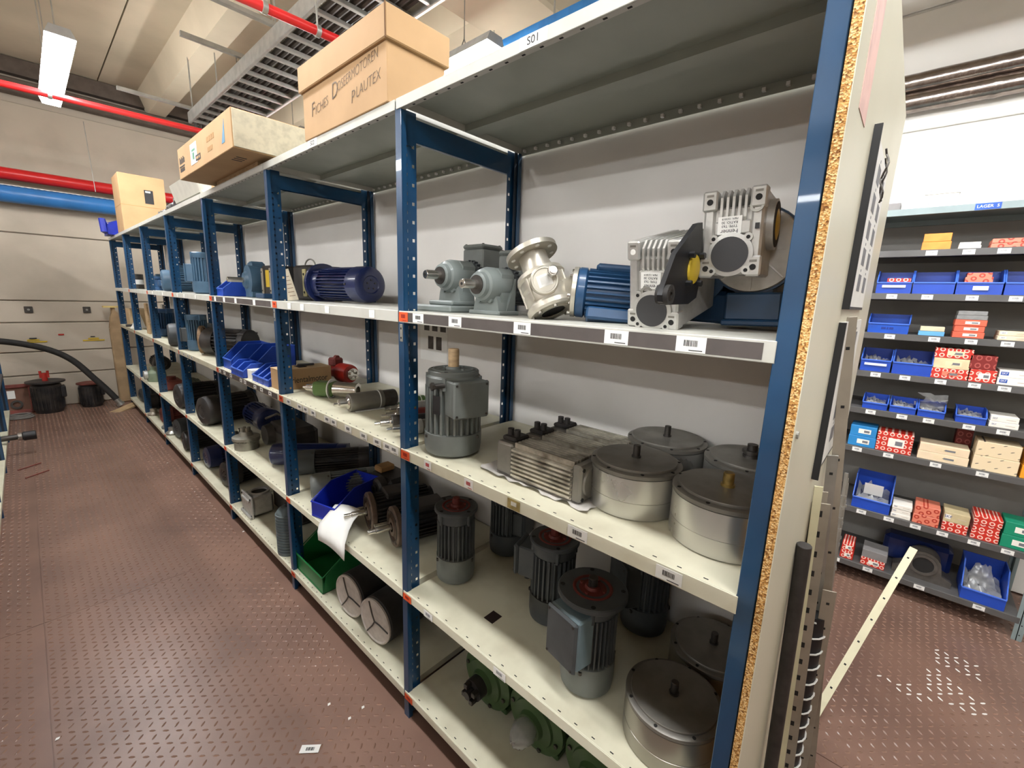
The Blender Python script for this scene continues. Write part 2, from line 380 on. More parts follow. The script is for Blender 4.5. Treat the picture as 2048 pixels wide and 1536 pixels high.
for i, (x, y) in enumerate(((-2.5, 4.9), (-2.5, 1.6), (-4.7, 4.9), (-4.7, 1.6), (-2.5, -1.3), (-4.7, -1.3), (-6.9, 4.9), (-6.9, 1.6), (-6.9, -1.3))):
    strip_light(x, y, 3.05, 'lit strip lamp in the hall left of the aisle, row %s' % ('nearer far wall', 'beside aisle', 'second by far wall', 'second row middle', 'behind the camera', 'second row behind the camera', 'third row by far wall', 'third row middle', 'third row behind the camera')[i])

# ------------------------------------------------------------------ pipes, tray, ducts
def pipe(name, label, p, r, m_, cat='pipe', n=20, clamps=(), cm=GALV):
    t = thing(name, label, cat, p[0]); o = Vector(p[0])
    MB().tube([Vector(q)-o for q in p], r, n).build('pipe_run', m_, t)
    a, b = Vector(p[0]), Vector(p[-1]); ax = 'x' if abs((b-a).x) > abs((b-a).y) else 'y'
    for c in clamps:
        q = a.lerp(b, c)-o; bb = MB()
        bb.ring(r+.006, r-.002, -.012, .012, 20, 0, tuple(q), ax); bb.tube([q+Vector((0, 0, r)), q+Vector((0, 0, 3.84-p[0][2]))], .005, 6); bb.build('pipe_clamp', cm, t)
    return t
pipe('red_sprinkler_pipe', 'thin red sprinkler pipe under the ceiling, nearer the far wall', [(-3.2, 5.16, 2.9), (2.7, 4.85, 2.9)], .024, PIPERED, clamps=(.12, .47, .66))
pipe('red_sprinkler_pipe', 'thin red sprinkler pipe crossing below the cable tray, nearer the camera', [(-3.2, 2.70, 2.9), (2.7, 2.42, 2.9)], .024, PIPERED, clamps=(.585, .63, .85))
pipe('red_main_pipe', 'thick red pipe running along the far wall above the blue pipe', [(-5, 7.3, 2.62), (2.7, 7.3, 2.62)], .062, PIPERED, clamps=(.2, .545, .8), n=28)
pipe('blue_main_pipe', 'thick blue pipe along the far wall under the red pipe', [(-5, 7.3, 2.41), (2.7, 7.3, 2.41)], .088, PIPEBLUE, n=28)
t = thing('pipe_bracket_rail', 'perforated grey rail between the red and blue wall pipes', 'rail', (-5, 7.40, 2.51))
b = MB(); b.box(0, 7.7, 0, .03, -.012, .012)
for i in range(150): b.box(.05+i*.05, .075+i*.05, -.001, 0, -.005, .005, 1)
b.build('rail_bar', [GALV, BLACKHOLE], t, 0)
t = thing('cable_tray', 'galvanised ladder cable tray carrying rows of dark cables', 'cable tray', (.77, 2.0, 3.12))
for x in (-.21, .21): MB().box(x-.012, x+.012, 0, 3.42, -.05, .05, 0, .004).build('side_rail', GALV, t, 0)
for i in range(18):
    MB().box(-.2, .2, .1+i*.19, .128+i*.19, -.045, -.02, 0, .003).build('rung', GALV, t, 0)
for k in range(9):
    b = MB(); x = -.17+k*.042; pts = [(x+rnd.uniform(-.008, .008), y*.34, -.004+rnd.uniform(0, .01)) for y in range(11)]+[(x*.7, 3.55, -.1), (x*.5, 3.62, -.35), (x*.4, 3.66, -.9)]; b.tube(pts, .016+rnd.uniform(-.004, .003), 8); b.build('cable', CABLE, t)
b = MB()
for k in range(143): b.box(-.19, .19, .02+k*.0235, .027+k*.0235, .018, .024)
o = b.build('corrugated_cover', GALV, t, 0); o['kind'] = 'stuff'
for y in (1.2, 3.3):
    b = MB(); b.box(-.75, .25, y, y+.04, .05, .075); b.tube([(-.2, y+.02, .07), (-.2, y+.02, .72)], .006, 6); b.tube([(.22, y+.02, .07), (.22, y+.02, .72)], .006, 6); b.build('support_bar', GALV, t, 0)
t = thing('trapeze_bar', 'thin grey steel bar sticking out left of the cable tray', 'steel bar', (.2, 3.9, 3.2)); MB().box(0, .75, 0, .03, 0, .03).tube([(.62, .015, .03), (.62, .015, .64)], .006, 6).build('bar', GALV, t, 0)
for i, (z, y0) in enumerate(((2.725, 0), (2.628, .1))):
    t = thing('foil_duct', 'foil wrapped pipe along the white wall, %s of the two' % ('upper' if i == 0 else 'lower'), 'duct', (2.68, -3, z), group=None)
    ln = [(0, q*.08, 0) for q in range(121)]; rr_ = [.05+rnd.uniform(-.0015, .0015) for _ in ln]
    MB().tube(ln, rr_, 24).build('foil_jacket', FOIL, t)
    for y in (2.63+y0, 4.1+y0, 5.6+y0, 7.2+y0): MB().ring(.0525, .048, -.012, .012, 24, 0, (0, y, 0), 'y').build('foil_tape', FOIL, t)
t = thing('blue_cable_duct', 'blue steel duct under the ceiling beam above the label S01', 'duct', (1.5, -1.2, 2.96))
MB().box(0, .12, 0, 3.33, 0, .15, 0, .004).build('duct_box', mat('duct_blue', (38, 106, 160), .4), t, 0)
for y in (.4, 2.9): MB().tube([(.06, y, .15), (.06, y, .87)], .006, 6).build('hanger', GALV, t)
for i, x in enumerate((-.47, -1.2)):
    t = thing('hanging_wire', ['thin wire hanging down the far wall, left of the tall carton', 'thin wire hanging down the far wall at the left edge'][i], 'wire', (x+ .42*(i == 0) , 7.2, 3.3)); MB().tube([(0, 0, 0), (.02, 0, -.75)], .004, 6).build('wire', GALV, t)

# ================================================================== THE MAIN RACK
BW = .9959; SZ = [2.02, 1.45, 1.02, .513, .110]; DEP = .505
rack = thing('shelving_rack', 'long blue slotted steel rack with seven bays of cream shelves', 'shelving', (0, 0, 0))
def upright_mesh():
    b = MB(); H = 2.0
    b.box(.003, .006, -.014, .014, 0, H, 0, .001)
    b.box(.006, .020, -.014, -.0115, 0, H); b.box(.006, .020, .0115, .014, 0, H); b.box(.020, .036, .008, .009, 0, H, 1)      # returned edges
    # web with two rows of real square holes
    cols = [(.0235, .0315), (.0475, .0555)]; pit_ = .0255; hs = .009
    xs = [.006, .0235, .0315, .0475, .0555, .063]; y = .0
    z = 0.; k = 0; vs = []; fs = []
    def q(xa, xb, za, zb):
        o = len(vs); vs.extend([(xa, y, za), (xb, y, za), (xb, y, zb), (xa, y, zb)]); fs.append((o, o+1, o+2, o+3))
    nrow = int((H-.02)/pit_)
    for k in range(nrow):
        z0 = .01+k*pit_; zh = z0+(pit_-hs)/2
        for i in (0, 2, 4): q(xs[i], xs[i+1], z0, z0+pit_)
        for i in (1, 3):
            if i == 3 and k % 2: q(xs[i], xs[i+1], z0, z0+pit_); continue
            q(xs[i], xs[i+1], z0, zh); q(xs[i], xs[i+1], zh+hs, z0+pit_)
    q(.006, .063, 0, .01); q(.006, .063, .01+nrow*pit_, H)
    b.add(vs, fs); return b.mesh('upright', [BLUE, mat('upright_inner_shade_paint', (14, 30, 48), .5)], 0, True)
UP = upright_mesh()
beam = MB(); beam.box(.02, DEP-.02, .001, .004, -.03, .03).box(.02, DEP-.02, .001, .014, -.03, -.027).box(.02, DEP-.02, .001, .014, .027, .03).box(.006, .05, -.003, 0, -.045, .035)
beam = beam.mesh('side_beam', BLUE, 0)
BRK = MB().box(.0, .0028, -.007, .007, -.026, .026, 0, .001).box(-.0004, .0, -.003, .003, .010, .016, 1).box(-.0004, .0, -.003, .003, -.018, -.012, 1).mesh('shelf_bracket', [GALV, BLACKHOLE], 0)
for i in range(8):
    yc = i*BW-.008
    put('upright', UP, rack, (0, yc, 0)); put('upright', UP, rack, (DEP+.003, yc, 0), (0, 0, math.pi))
    put('side_beam', beam, rack, (0, yc, 1.955)); put('side_beam', beam, rack, (0, yc, .05))
    if 0 < i < 4: put('shelf_bracket', BRK, rack, (.0002, yc-.004, 1.385))
def shelf_mesh(h):
    b = MB(); y0, y1 = .003, BW-.003
    b.box(.0045, DEP, y0+.004, y1-.017, -.0025, 0, 1)                               # sheet
    b.box(0, .0025, y0, y1, -h, 0, 0, .001); b.box(.0025, .016, y0, y1-.014, -h, -h+.002)
    b.box(.0025, .0045, y0+.004, y1-.017, -.0025, 0)
    b.box(DEP-.0025, DEP, y0+.004, y1-.017, -h, 0, 1)
    b.box(.02, DEP, y0+.004, y0+.006, -h*.8, -.002); b.box(.02, DEP, y1-.019, y1-.017, -h*.8, -.002)
    b.box(.235, .285, y0+.006, y1-.02, -.022, -.002, 1)                              # stiffener rail under the sheet
    return b.mesh('shelf', [CREAM, SHELFTOP], 0)
SM = {h: shelf_mesh(h) for h in (.027, .034, .030)}
SH2 = SM[.034].copy(); SH2.materials[0] = SHELFGREY; SH0 = SM[.027].copy(); SH0.materials[0] = SHELFGREY; SH0.materials[1] = mat('shade_darkened_sheet', (160, 163, 150), .4, var=.05, scale=6); SH2.materials[1] = SHELFGREY  # top shelf sheet toned grey-green: shade on its underside put into the colour
slots = MB()
for k in range(19): slots.box(.011, .0135, .055+k*.048, .0635+k*.048, -.0001, .0004)
for k in range(19): slots.box(.42, .44, .03+k*.05, .04+k*.05, -.034, -.0338)
slots = slots.mesh('punched_slots', BLACKHOLE, 0)
uslots = MB()
for k in range(19): uslots.box(.008, .0125, .055+k*.048, .0635+k*.048, -.0276, -.0269); uslots.box(.490, .500, .05+k*.05, .058+k*.05, -.02, -.012, 1)
uslots = uslots.mesh('punched_slots', [BLACKHOLE, PAPER], 0)
RAILM = MB().box(-.0012, -.0002, .02, BW-.018, -.030, -.004).mesh('label_rail', STRIPDARK, 0)
shelf = {}
for b_ in range(7):
    for l in range(5):
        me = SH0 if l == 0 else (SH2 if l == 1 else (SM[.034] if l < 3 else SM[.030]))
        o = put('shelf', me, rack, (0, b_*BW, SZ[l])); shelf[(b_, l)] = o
        if l >= 2 and b_ < 3 or (l == 1 and b_ == 0 and False): s_ = put('punched_slots', slots, o); s_['kind'] = 'stuff'
        if l == 0 and b_ < 3: s_ = put('punched_slots', uslots, o); s_['kind'] = 'stuff'
        if (b_, l) in ((0, 1), (2, 1), (2, 2)): put('label_rail', RAILM, o)
        if l and b_ < 6: put('place_label', LABO, o, (-.0014, BW-.028, -.017), None, (1, 1.3, 1.05 if l < 3 else .9))
    bp = MB(); bp.box(DEP+.008, DEP+.014, b_*BW-.006, (b_+1)*BW-.010, .005, 2.0); bp.build('back_panel', WHITEBOARD, rack, 0)
def labels(b_, l, ys, me=LAB, sc=1., dz=-.017):
    for y in ys: put('barcode_label', me, shelf[(b_, l)], (-.0015, y-b_*BW, dz), None, (1, sc, sc))
labels(0, 1, (.895, .735, .504, .268, .128)); labels(0, 2, (.853, .673), LABR, 1.0); labels(0, 2, (.323, .120), LAB, 1.0); labels(0, 3, (.853, .537), LABG, .9)
o = put('stained_label', LABB.copy(), shelf[(0, 2)], (-.0015, .509, -.017), None, (1, 1.2, 1)); o.data.materials[0] = mat('old_tape', (172, 152, 96), .6, var=.2, scale=40)
labels(1, 1, (1.80, 1.673, 1.456, 1.143), LABB, .95); labels(1, 2, (1.876, 1.758, 1.698, 1.625, 1.50, 1.446, 1.332, 1.222, 1.133, 1.07, 1.03), LABG, .95)
labels(2, 1, (2.867, 2.697, 2.499, 2.221), LABB, .95); labels(2, 2, (2.91, 2.82, 2.70, 2.524, 2.459, 2.306, 2.214, 2.10), LABG, .72)
labels(3, 2, (3.927, 3.804, 3.687, 3.573), LABG, .9); labels(1, 3, (1.6, 1.42), LABG, .9); labels(4, 1, (4.3, 4.7), LABB, .9); labels(3, 1, (3.3, 3.6, 3.8), LABB, .9)
for b_, s, y in ((0, 'S01', .505), (1, 'S02', 1.51)):
    o = put('place_sign', MB().box(-.0012, -.0003, -.036, .036, -.0125, .0125).mesh('place_sign', PAPER, 0), shelf[(b_, 0)], (0, y-b_*BW, -.0135))
    o['label'] = 'white sign with %s' % s
    text(s, .021, INK, o, (-.0014, 0, 0), (-1, 0, 0), (0, -1, 0), 'lettering', 1.1)
# chipboard end panel with sheets and screws
ep = MB(); ep.box(-.001, 1.0, -.0375, -.0365, .02, 2.045, 1); ep.box(-.0005, 1.0, -.0365, -.0245, .02, 2.045, 0)
ep = ep.build('end_panel', [CHIP, LAMINATE], rack, 0); ep['label'] = 'ivory chipboard end panel with raw edge'
for z in (.35, 1.31, 1.9): MB().cyl(.006, -.0405, -.0375, 10, 0, (.02, 0, z), 'y').build('screw', GALV, ep)
MB().box(.08, .17, -.0384, -.0376, 1.78, 2.03).build('pink_tape', PINK, ep, 0)
def sheet_holder(label, x0, x1, z0, z1, seed):
    t = thing('sheet_holder', label, 'document holder', (x0, -.0378, z0)); b = MB(); b.box(0, .006, -.012, 0, 0, z1-z0); b.box(.006, x1-x0, -.004, 0, .0, .006); b.build('holder_edge', BLACK, t, 0)
    b = MB(); b.box(.006, x1-x0, -.004, -.0005, .006, z1-z0)
    q = random.Random(seed)
    for r_ in range(5):
        for c in range(3):
            xx = .03+c*(x1-x0)*.32; zq = .04+r_*(z1-z0-.05)/5; b.box(xx, xx+.06, -.0044, -.004, zq, zq+.035, 1); b.box(xx+.02, xx+.03, -.0044, -.004, zq+.041, zq+.046, 1)
    b.build('printed_sheet', [PAPER, GREYINK], t, 0)
    return t
sheet_holder('upper sheet of small pictures in black edged holder on panel', .30, .69, 1.50, 1.822, 3)
sheet_holder('lower sheet of small pictures in black edged holder on panel', .30, .75, 1.155, 1.475, 4)
t = thing('wire_bundle', 'dark wire twist hanging beside the upper sheet', 'wire', (.42, -.055, 1.72))
MB().tube([(.0+.006*math.sin(i*1.3), .004*math.cos(i), .09-.009*i) for i in range(12)], .0018, 6).tube([(.01+.008*math.sin(i*1.1), .003*math.cos(i), .075-.009*i) for i in range(10)], .0015, 6).build('wire', DARKSTEEL, t)
t = thing('picture_sheet', 'white sheet with dark machine pictures taped to back board', 'paper sheet', (DEP+.0075, 1.49, 1.29)); b = MB(); b.box(-.001, 0, -.1, .1, -.095, .095)
for i, y in enumerate((-.07, -.01, .05)): b.box(-.0014, -.001, y-.02, y+.02, .045, .085, 1)
for y in (-.04, .02): b.box(-.0014, -.001, y-.02, y+.02, -.04, .02, 1)
b.build('print', [PAPER, DARKSTEEL], t, 0)

# ================================================================== MOTORS AND GEARBOXES
def terminal_box(t, Mloc, w_, d_, h_, m_, lidm, name='terminal_box'):
    """box standing out along local +Z of Mloc"""
    b = MB(); b.box(-w_/2, w_/2, -d_/2, d_/2, -.02, h_*.72, 0, .004); o = b.build(name, m_, t); o.matrix_local = Mloc
    b = MB(); b.box(-w_/2-.002, w_/2+.002, -d_/2-.002, d_/2+.002, h_*.74, h_, 0, .006)
    for x in (-1, 1):
        for y in (-1, 1): b.cyl(.0035, h_, h_+.002, 8, 1, (x*(w_/2-.008), y*(d_/2-.008), 0))
    b.build('box_lid', [lidm, DARKSTEEL], o); return o
def motor(name, label, cat, loc, z, x, r, L, m_, cover=.26, fan=None, n=26, finh=.15, flange=None, face=None, shaft=(.012, .04), shaftm=STEEL, tb=None, feet=False, group=None, plate=False, cap=None, eye=False, gland=False):
    t = thing(name, label, cat, loc, z, x, group); zc = L*cover
    b = MB(); b.lathe([(0, .004), (r*.45, .004), (r*.5, 0), (r*.8, .001), (r*.96, .010), (r*1.0, .03), (r*1.0, zc), (r*.97, zc+.001), (0, zc+.001)], 32)
    for a in range(5): b.cyl(.003, -.001, .004, 6, 1, (r*.25*math.cos(a*1.257), r*.25*math.sin(a*1.257), 0))
    for a in (.5, 2.6, 4.7): b.cyl(.005, zc-.014, zc-.006, 8, 1, (r*1.0*math.cos(a), r*1.0*math.sin(a), 0))
    b.build('fan_cover', [fan or m_, DARKSTEEL], t)
    z1 = L*.86
    b = MB(); b.fins(r*(.94-finh), r*.97, zc+.002, z1, n); b.cyl(r*(.95-finh), zc, z1+.004, 24); b.build('finned_housing', m_, t, 20)
    b = MB(); b.lathe([(0, z1), (r*.93, z1), (r*.95, z1+.004), (r*.95, L-.006), (r*.88, L), (0, L)], 32)
    for a in (.78, 2.35, 3.93, 5.5): b.cyl(.006, z1-.004, L-.002, 8, 0, (r*.95*math.cos(a), r*.95*math.sin(a), 0))
    b.build('end_shield', m_, t)
    zt = L
    if flange:
        fr, ft = flange[:2]; b = MB(); b.lathe([(r*.7, L-.004), (fr-.003, L-.004), (fr, L-.001), (fr, L+ft-.003), (fr-.003, L+ft), (r*.5, L+ft), (r*.5, L-.004)], 36)
        for k in range(4):
            a = .78+k*1.571; b.cyl(.006, L+ft-.001, L+ft+.0006, 10, 1, (fr*.86*math.cos(a), fr*.86*math.sin(a), 0))
        b.build('flange', [m_, BLACKHOLE], t); zt = L+ft
    if face:
        b = MB(); fr = r*.72; b.lathe([(0, zt-.004), (fr, zt-.004), (fr, zt+.002), (fr*.93, zt+.003), (fr*.8, zt-.001), (fr*.4, zt+.001), (fr*.34, zt+.008), (0, zt+.008)], 32)
        for k in range(4):
            a = .3+k*1.571; b.cyl(.005, zt, zt+.005, 6, 0, (fr*.62*math.cos(a), fr*.62*math.sin(a), 0))
        b.build('bearing_face', face, t)
    if shaft:
        b = MB(); sr, sl = shaft; b.cyl(sr, zt-.005, zt+sl, 18, 0, c=min(.0015, sr*.2)); b.box(sr*.6, sr*1.15, -sr*.3, sr*.3, zt+sl*.25, zt+sl*.85); b.build('shaft', shaftm, t)
    if cap: MB().cyl(cap[0], zt, zt+cap[1], 18, 0, c=.002).build('protective_sleeve', cap[2], t)
    if tb:
        a, zp, w_, d_, h_, tm, lm = tb; q = Matrix.Rotation(a, 4, 'Z') @ frame((r*.86, 0, zp), (1, 0, 0), (0, 1, 0))
        o = terminal_box(t, q, w_, d_, h_+r*.14, tm, lm)
        if gland: MB().cyl(.009, 0, .018, 8, 0, (w_*.2, -d_/2-.016, h_*.4), 'y').build('cable_gland', BLACK, o)
    if feet:
        for s in (-1, 1):
            for zf in (zc+.02, z1-.02):
                MB().box(-r-.004, -r+.02, s*r*.75-.02, s*r*.75+.02, zf-.014, zf+.014, 0, .003).build('foot', m_, t)
    if plate:
        b = MB(); b.box(r*.955, r*.985, -.02, .02, zc+.03, zc+.075, 0, .001); b.box(r*.985, r*.988, -.014, .014, zc+.036, zc+.044, 1); b.box(r*.985, r*.988, -.014, .006, zc+.05, zc+.054, 1)
        o = b.build('name_plate', [ALU, INK], t, 0); o.matrix_local = Matrix.Rotation(2.3 if not tb else tb[0]+1.3, 4, 'Z')
    if eye: MB().tube([(r+.012*math.cos(k*.7854)+.008, 0, z1-.02+.012*math.sin(k*.7854)) for k in range(8)], .003, 6, closed=True).build('lifting_eye', DARKSTEEL, t)
    return t
UPZ = (0, 0, 1)
# ---- bay one (nearest), second shelf: tall grey motor
F = motor('electric_motor', 'tall grey finned motor standing upright with pale wooden shaft sleeve', 'motor', (.108, .868, SZ[2]), UPZ, (-.236, -.97, 0), .088, .247, MOTORGREY, .29, n=26, finh=.13,
          flange=(.077, .014), face=MOTORGREY, shaft=(.013, .02), cap=(.0165, .062, WOOD), tb=(.0, .188, .112, .105, .03, MOTORGREY, MOTORGREY))
b = MB(); b.cyl(.008, 0, .03, 10, 0, (.06, -.09, .225), 'y'); b.cyl(.012, .0, .008, 6, 0, (.06, -.1, .225), 'y'); b.build('cable_gland', DARKSTEEL, F)
b = MB(); b.box(-.001, 0, -.012, .012, -.028, .028); o = b.build('type_plate', BLACK, F, 0); o.matrix_local = Matrix.Rotation(-1.05, 4, 'Z') @ frame((.0875, 0, .165), (0, 0, 1), (-1, 0, 0))
# ---- servo motors on the rag
def servo(label, loc, x0=0):
    t = thing('servo_motor', label, 'motor', loc, UPZ, (1, 0, 0), 'servo motors lying on the rag')
    b = MB(); q = [(-.046, 0), (.046, 0), (.05, .006), (.05, .03)]
    pts = [(-.042, 0), (.042, 0)]
    for k in range(7): z = .006+k*.0115; pts += [(.041, z), (.052, z+.001), (.052, z+.006), (.041, z+.007)]
    for k in range(6): x = .038-k*.0135; pts += [(x, .084), (x-.001, .097), (x-.007, .097), (x-.008, .084)]
    for k in range(7): z = .083-k*.0115; pts += [(-.041, z), (-.052, z-.001), (-.052, z-.006), (-.041, z-.007)]
    b.prism(pts, -.10, .09, 0, 'y'); b.build('finned_body', mat('silver_fin', (206, 200, 184), .36, .55, var=.16, scale=18, c2=(112, 104, 90)), t, 0)
    b = MB(); b.box(-.048, .048, -.128, -.10, .0, .094, 0, .006); b.lathe([(0, -.133), (.038, -.133), (.04, -.128), (0, -.128)], 24, 0, (0, 0, .047), 'y')
    for x in (-.038, .038):
        for z in (.01, .084): b.cyl(.005, -.13, -.127, 8, 1, (x, 0, z), 'y')
    b.build('front_flange', [DARKALU, BLACKHOLE], t); MB().cyl(.007, -.165, -.13, 14, 0, (0, 0, .047), 'y', .001).build('shaft', DARKSTEEL, t)
    b = MB(); b.box(-.047, .047, .09, .15, .002, .092, 0, .006); b.box(-.036, .036, .15, .156, .012, .08, 0, .003); b.build('rear_cover', DARKALU, t)
    b = MB(); b.box(-.03, .03, .095, .145, .092, .104, 0, .004)
    for y in (.108, .132): b.cyl(.009, .1, .122, 12, 0, (-.008, y, 0))
    b.build('connector', GRIME, t)
    return t
servo('front finned silver servo motor on the rag, shaft pointing right', (.125, .50, SZ[2]+.004))
servo('middle finned silver servo motor between two others on the rag', (.228, .49, SZ[2]+.004))
servo('rear finned servo motor against the back, behind two others', (.331, .48, SZ[2]+.004))
t = thing('cleaning_rag', 'crumpled grey white rag under the finned servo motors', 'rag', (.20, .5, SZ[2]))
b = MB(); nx, ny = 16, 20; vs = []; fs = []
for i in range(nx):
    for j in range(ny):
        x, y = -.14+i*.3/(nx-1), -.16+j*.36/(ny-1); ed = i < 1 or j < 1 or j > ny-3
        vs.append((x+rnd.uniform(-.006, .006), y+rnd.uniform(-.006, .006), .0015+(rnd.uniform(0, .010) if ed else rnd.uniform(0, .0012))))
for i in range(nx-1):
    for j in range(ny-1): fs.append((i*ny+j, (i+1)*ny+j, (i+1)*ny+j+1, i*ny+j+1))
b.add(vs, fs); o = b.build('folded_cloth', RAG, t, 60)
# ---- aluminium drum motors
def drum(label, x, y, z, top=DARKALU, stub='shaft', h=.115, rr_=.105, side=ALUTURN, ang=0.):
    t = thing('drum_motor', label, 'motor', (x, y, z), UPZ, (math.cos(ang), math.sin(ang), 0), 'round aluminium drum motors')
    b = MB(); b.lathe([(0, 0), (rr_-.004, 0), (rr_, .004), (rr_, h*.36), (rr_-.0012, h*.365), (rr_-.0012, h*.385), (rr_, h*.39), (rr_, h*.84), (0, h*.84)], 64); b.build('drum_body', side, t, 30)
    b = MB(); b.lathe([(0, h*.84), (rr_-.001, h*.845), (rr_+.001, h*.86), (rr_+.001, h*.93), (rr_-.003, h*.95), (rr_*.9, h*.955), (rr_*.9, h*.985), (rr_*.89, h), (0, h)], 64)
    for k in range(8):
        a = k*.7854+.3; b.cyl(.004, h*.94, h*.958, 8, 1, (rr_*.945*math.cos(a), rr_*.945*math.sin(a), 0))
    for k in range(4):
        a = k*1.571+.6; b.lathe([(0, rr_), (.004, rr_), (.004, rr_+.0018), (0, rr_+.0018)], 8, 1, (0, 0, 0)) if False else None
    b.build('drum_lid', [top, BLACKHOLE], t, 30)
    if stub == 'shaft': MB().cyl(.0085, h, h+.03, 14, 0, c=.001).cyl(.011, h, h+.004, 14).build('shaft', DARKSTEEL, t)
    elif stub == 'brass': MB().cyl(.011, h, h+.03, 12, 0, c=.002).cyl(.014, h, h+.005, 12).build('brass_nipple', mat('aged_brass', (168, 142, 82), .4, .7, var=.2, scale=60), t)
    else: MB().cyl(.02, h, h+.006, 18).cyl(.017, h+.006, h+.012, 18).cyl(.022, h+.012, h+.018, 18).cyl(.012, h+.018, h+.032, 14).build('pulley', DARKSTEEL, t)
    return t
drum('round aluminium drum motor beside the servo motors, black shaft upright', .198, .298, SZ[2], ang=.3)
drum('round aluminium drum motor at the back with shiny rim', .418, .315, SZ[2], ang=1.)
drum('shiny aluminium drum motor with brass nipple by the end post', .183, .087, SZ[2], stub='brass', ang=2.)
drum('aluminium drum motor with small pulley, half hidden by the end post', .415, .100, SZ[2], stub='pulley', ang=3.)
DS = mat('dusty_turned_aluminium', (160, 156, 146), .34, .8, var=.05, scale=5)
drum('dusty aluminium drum motor on lower shelf, nearest the end post', .143, .128, SZ[3], side=DS, ang=.5)
drum('dark aluminium drum motor on lower shelf, behind another drum', .365, .112, SZ[3], side=DS, ang=1.2)
# ---- third shelf: upright motors with red primer faces
motor('electric_motor', 'grey upright motor with red top beside the slotted post', 'motor', (.178, .93, SZ[3]), UPZ, (-.7, .7, 0), .068, .262, DARKGREY, .36, fan=MOTORGREY, flange=(.075, .010), face=REDPRIMER, shaft=(.012, .03), shaftm=REDPRIMER)
motor('electric_motor', 'plain dark motor deep at the back of the lower shelf', 'motor', (.43, .915, SZ[3]), UPZ, (-.7, .7, 0), .068, .25, DARKGREY, .36, tb=(2.6, .14, .08, .09, .03, DARKGREY, DARKGREY), shaft=(.012, .03))
motor('electric_motor', 'dark motor with grey terminal box, second from the front row', 'motor', (.262, .565, SZ[3]), UPZ, (0, 1, 0), .070, .262, DARKGREY, .34, flange=(.076, .010), face=REDPRIMER, shaft=(.012, .03), shaftm=REDPRIMER, tb=(.25, .18, .085, .10, .05, DARKGREY, DARKGREY), gland=True)
M4 = motor('electric_motor', 'dark finned motor in front with red face and pale lidded terminal box', 'motor', (.136, .352, SZ[3]), UPZ, (-.98, .2, 0), .070, .262, DARKGREY, .34, fan=MOTORGREY, n=34, flange=(.088, .011), face=REDPRIMER, shaft=(.012, .03), shaftm=DARKSTEEL, tb=(0, .175, .100, .135, .036, BLUEGREY, DARKGREY))
b = MB(); b.box(-.012, .012, -.006, .012, -.012, .012, 0, .002); b.tube([(0, 0, -.005), (.01, .02, -.02), (.012, .035, -.038)], .004, 6); o = b.build('brake_lever', BLACK, M4); o.matrix_local = frame((.01, -.076, .08), (0, 0, 1), (1, 0, 0)) @ Matrix.Rotation(math.pi, 4, 'Z')
M5 = motor('electric_motor', 'dark motor with flat black terminal box at the back by drums', 'motor', (.432, .335, SZ[3]), UPZ, (-.8, .6, 0), .070, .25, DARKGREY, .36, tb=(0, .165, .10, .13, .03, DARKGREY, DARKGREY), shaft=(.012, .02))
MB().tube([(.0, -.07, .085), (.01, -.10, .08), (.012, -.13, .078)], .006, 8).build('brake_lever', BLACK, M5)
t = thing('spring_coupling', 'shiny spring washers on a dark coupling between the motors', 'coupling', (.335, .44, SZ[3]))
MB().cyl(.028, 0, .14, 18).build('coupling_body', GRIME, t)
b = MB()
for k in range(6): b.ring(.012, .007, .142+k*.006, .146+k*.006, 14, 0, (0, 0, 0))
for s in (-.02, .02): b.ring(.012, .007, .141, .146, 14, 0, (s, .012, 0))
b.build('spring_washers', STEEL, t)
t = thing('tape_scrap', 'small black square of tape on the cream shelf', 'tape', (.124, .687, SZ[3])); MB().box(-.022, .022, -.019, .019, 0, .0006).build('tape', mat('brown_black_tape', (44, 28, 26), .6), t, 0)
# ---- bottom shelf: green motors
def green_motor(label, y, wrapped):
    t = thing('green_motor', label, 'motor', (.16, y, SZ[4]+.105), (-1, 0, 0), (0, 0, 1), 'green motors on the bottom shelf')
    b = MB(); b.lathe([(0, -.30), (.085, -.30), (.092, -.29), (.092, -.03), (.085, -.022), (0, -.022)], 32)
    for k in range(16):
        a = k*.3927; b.box(.088*math.cos(a)-.004, .088*math.cos(a)+.004, .088*math.sin(a)-.004, .088*math.sin(a)+.004, -.27, -.04)
    b.build('green_housing', GREENM, t)
    b = MB(); b.lathe([(.03, -.02), (.105, -.02), (.105, -.004), (.098, 0), (.075, .004), (.072, .012), (.045, .016), (.04, .03), (0, .03)], 40)
    for k in range(6):
        a = k*1.047+.3; b.cyl(.007, .0, .008, 6, 1, (.088*math.cos(a), .088*math.sin(a), 0))
    b.build('green_flange', [GREENM, DARKSTEEL], t)
    if wrapped:
        b = MB(); q = [(.036, .03), (.04, .05), (.034, .07), (.026, .085), (.008, .10), (0, .1)]; b.lathe(q, 14)
        b.v = [(x+rnd.uniform(-.005, .005), y_+rnd.uniform(-.005, .005), z+rnd.uniform(-.004, .004)) for x, y_, z in b.v]; b.build('plastic_wrap', POLY, t, 60)
    else:
        b = MB(); b.cyl(.036, .03, .062, 24); b.cyl(.014, .062, .09, 14)
        for k in range(4):
            a = k*1.571+.5; b.box(.026*math.cos(a)-.008, .026*math.cos(a)+.008, .026*math.sin(a)-.008, .026*math.sin(a)+.008, .06, .085, 1, .002)
        b.build('claw_coupling', [GRIME, DARKSTEEL], t)
    MB().box(-.07, .07, -.085, .085, -.2, -.06).box(-.105, -.085, -.08, .08, -.24, -.02, 0, .003).build('foot', GREENM, t)
    return t
green_motor('green flanged motor with black claw coupling on bottom shelf', .745, False)
green_motor('green flanged motor with plastic wrapped shaft on bottom shelf', .53, True)
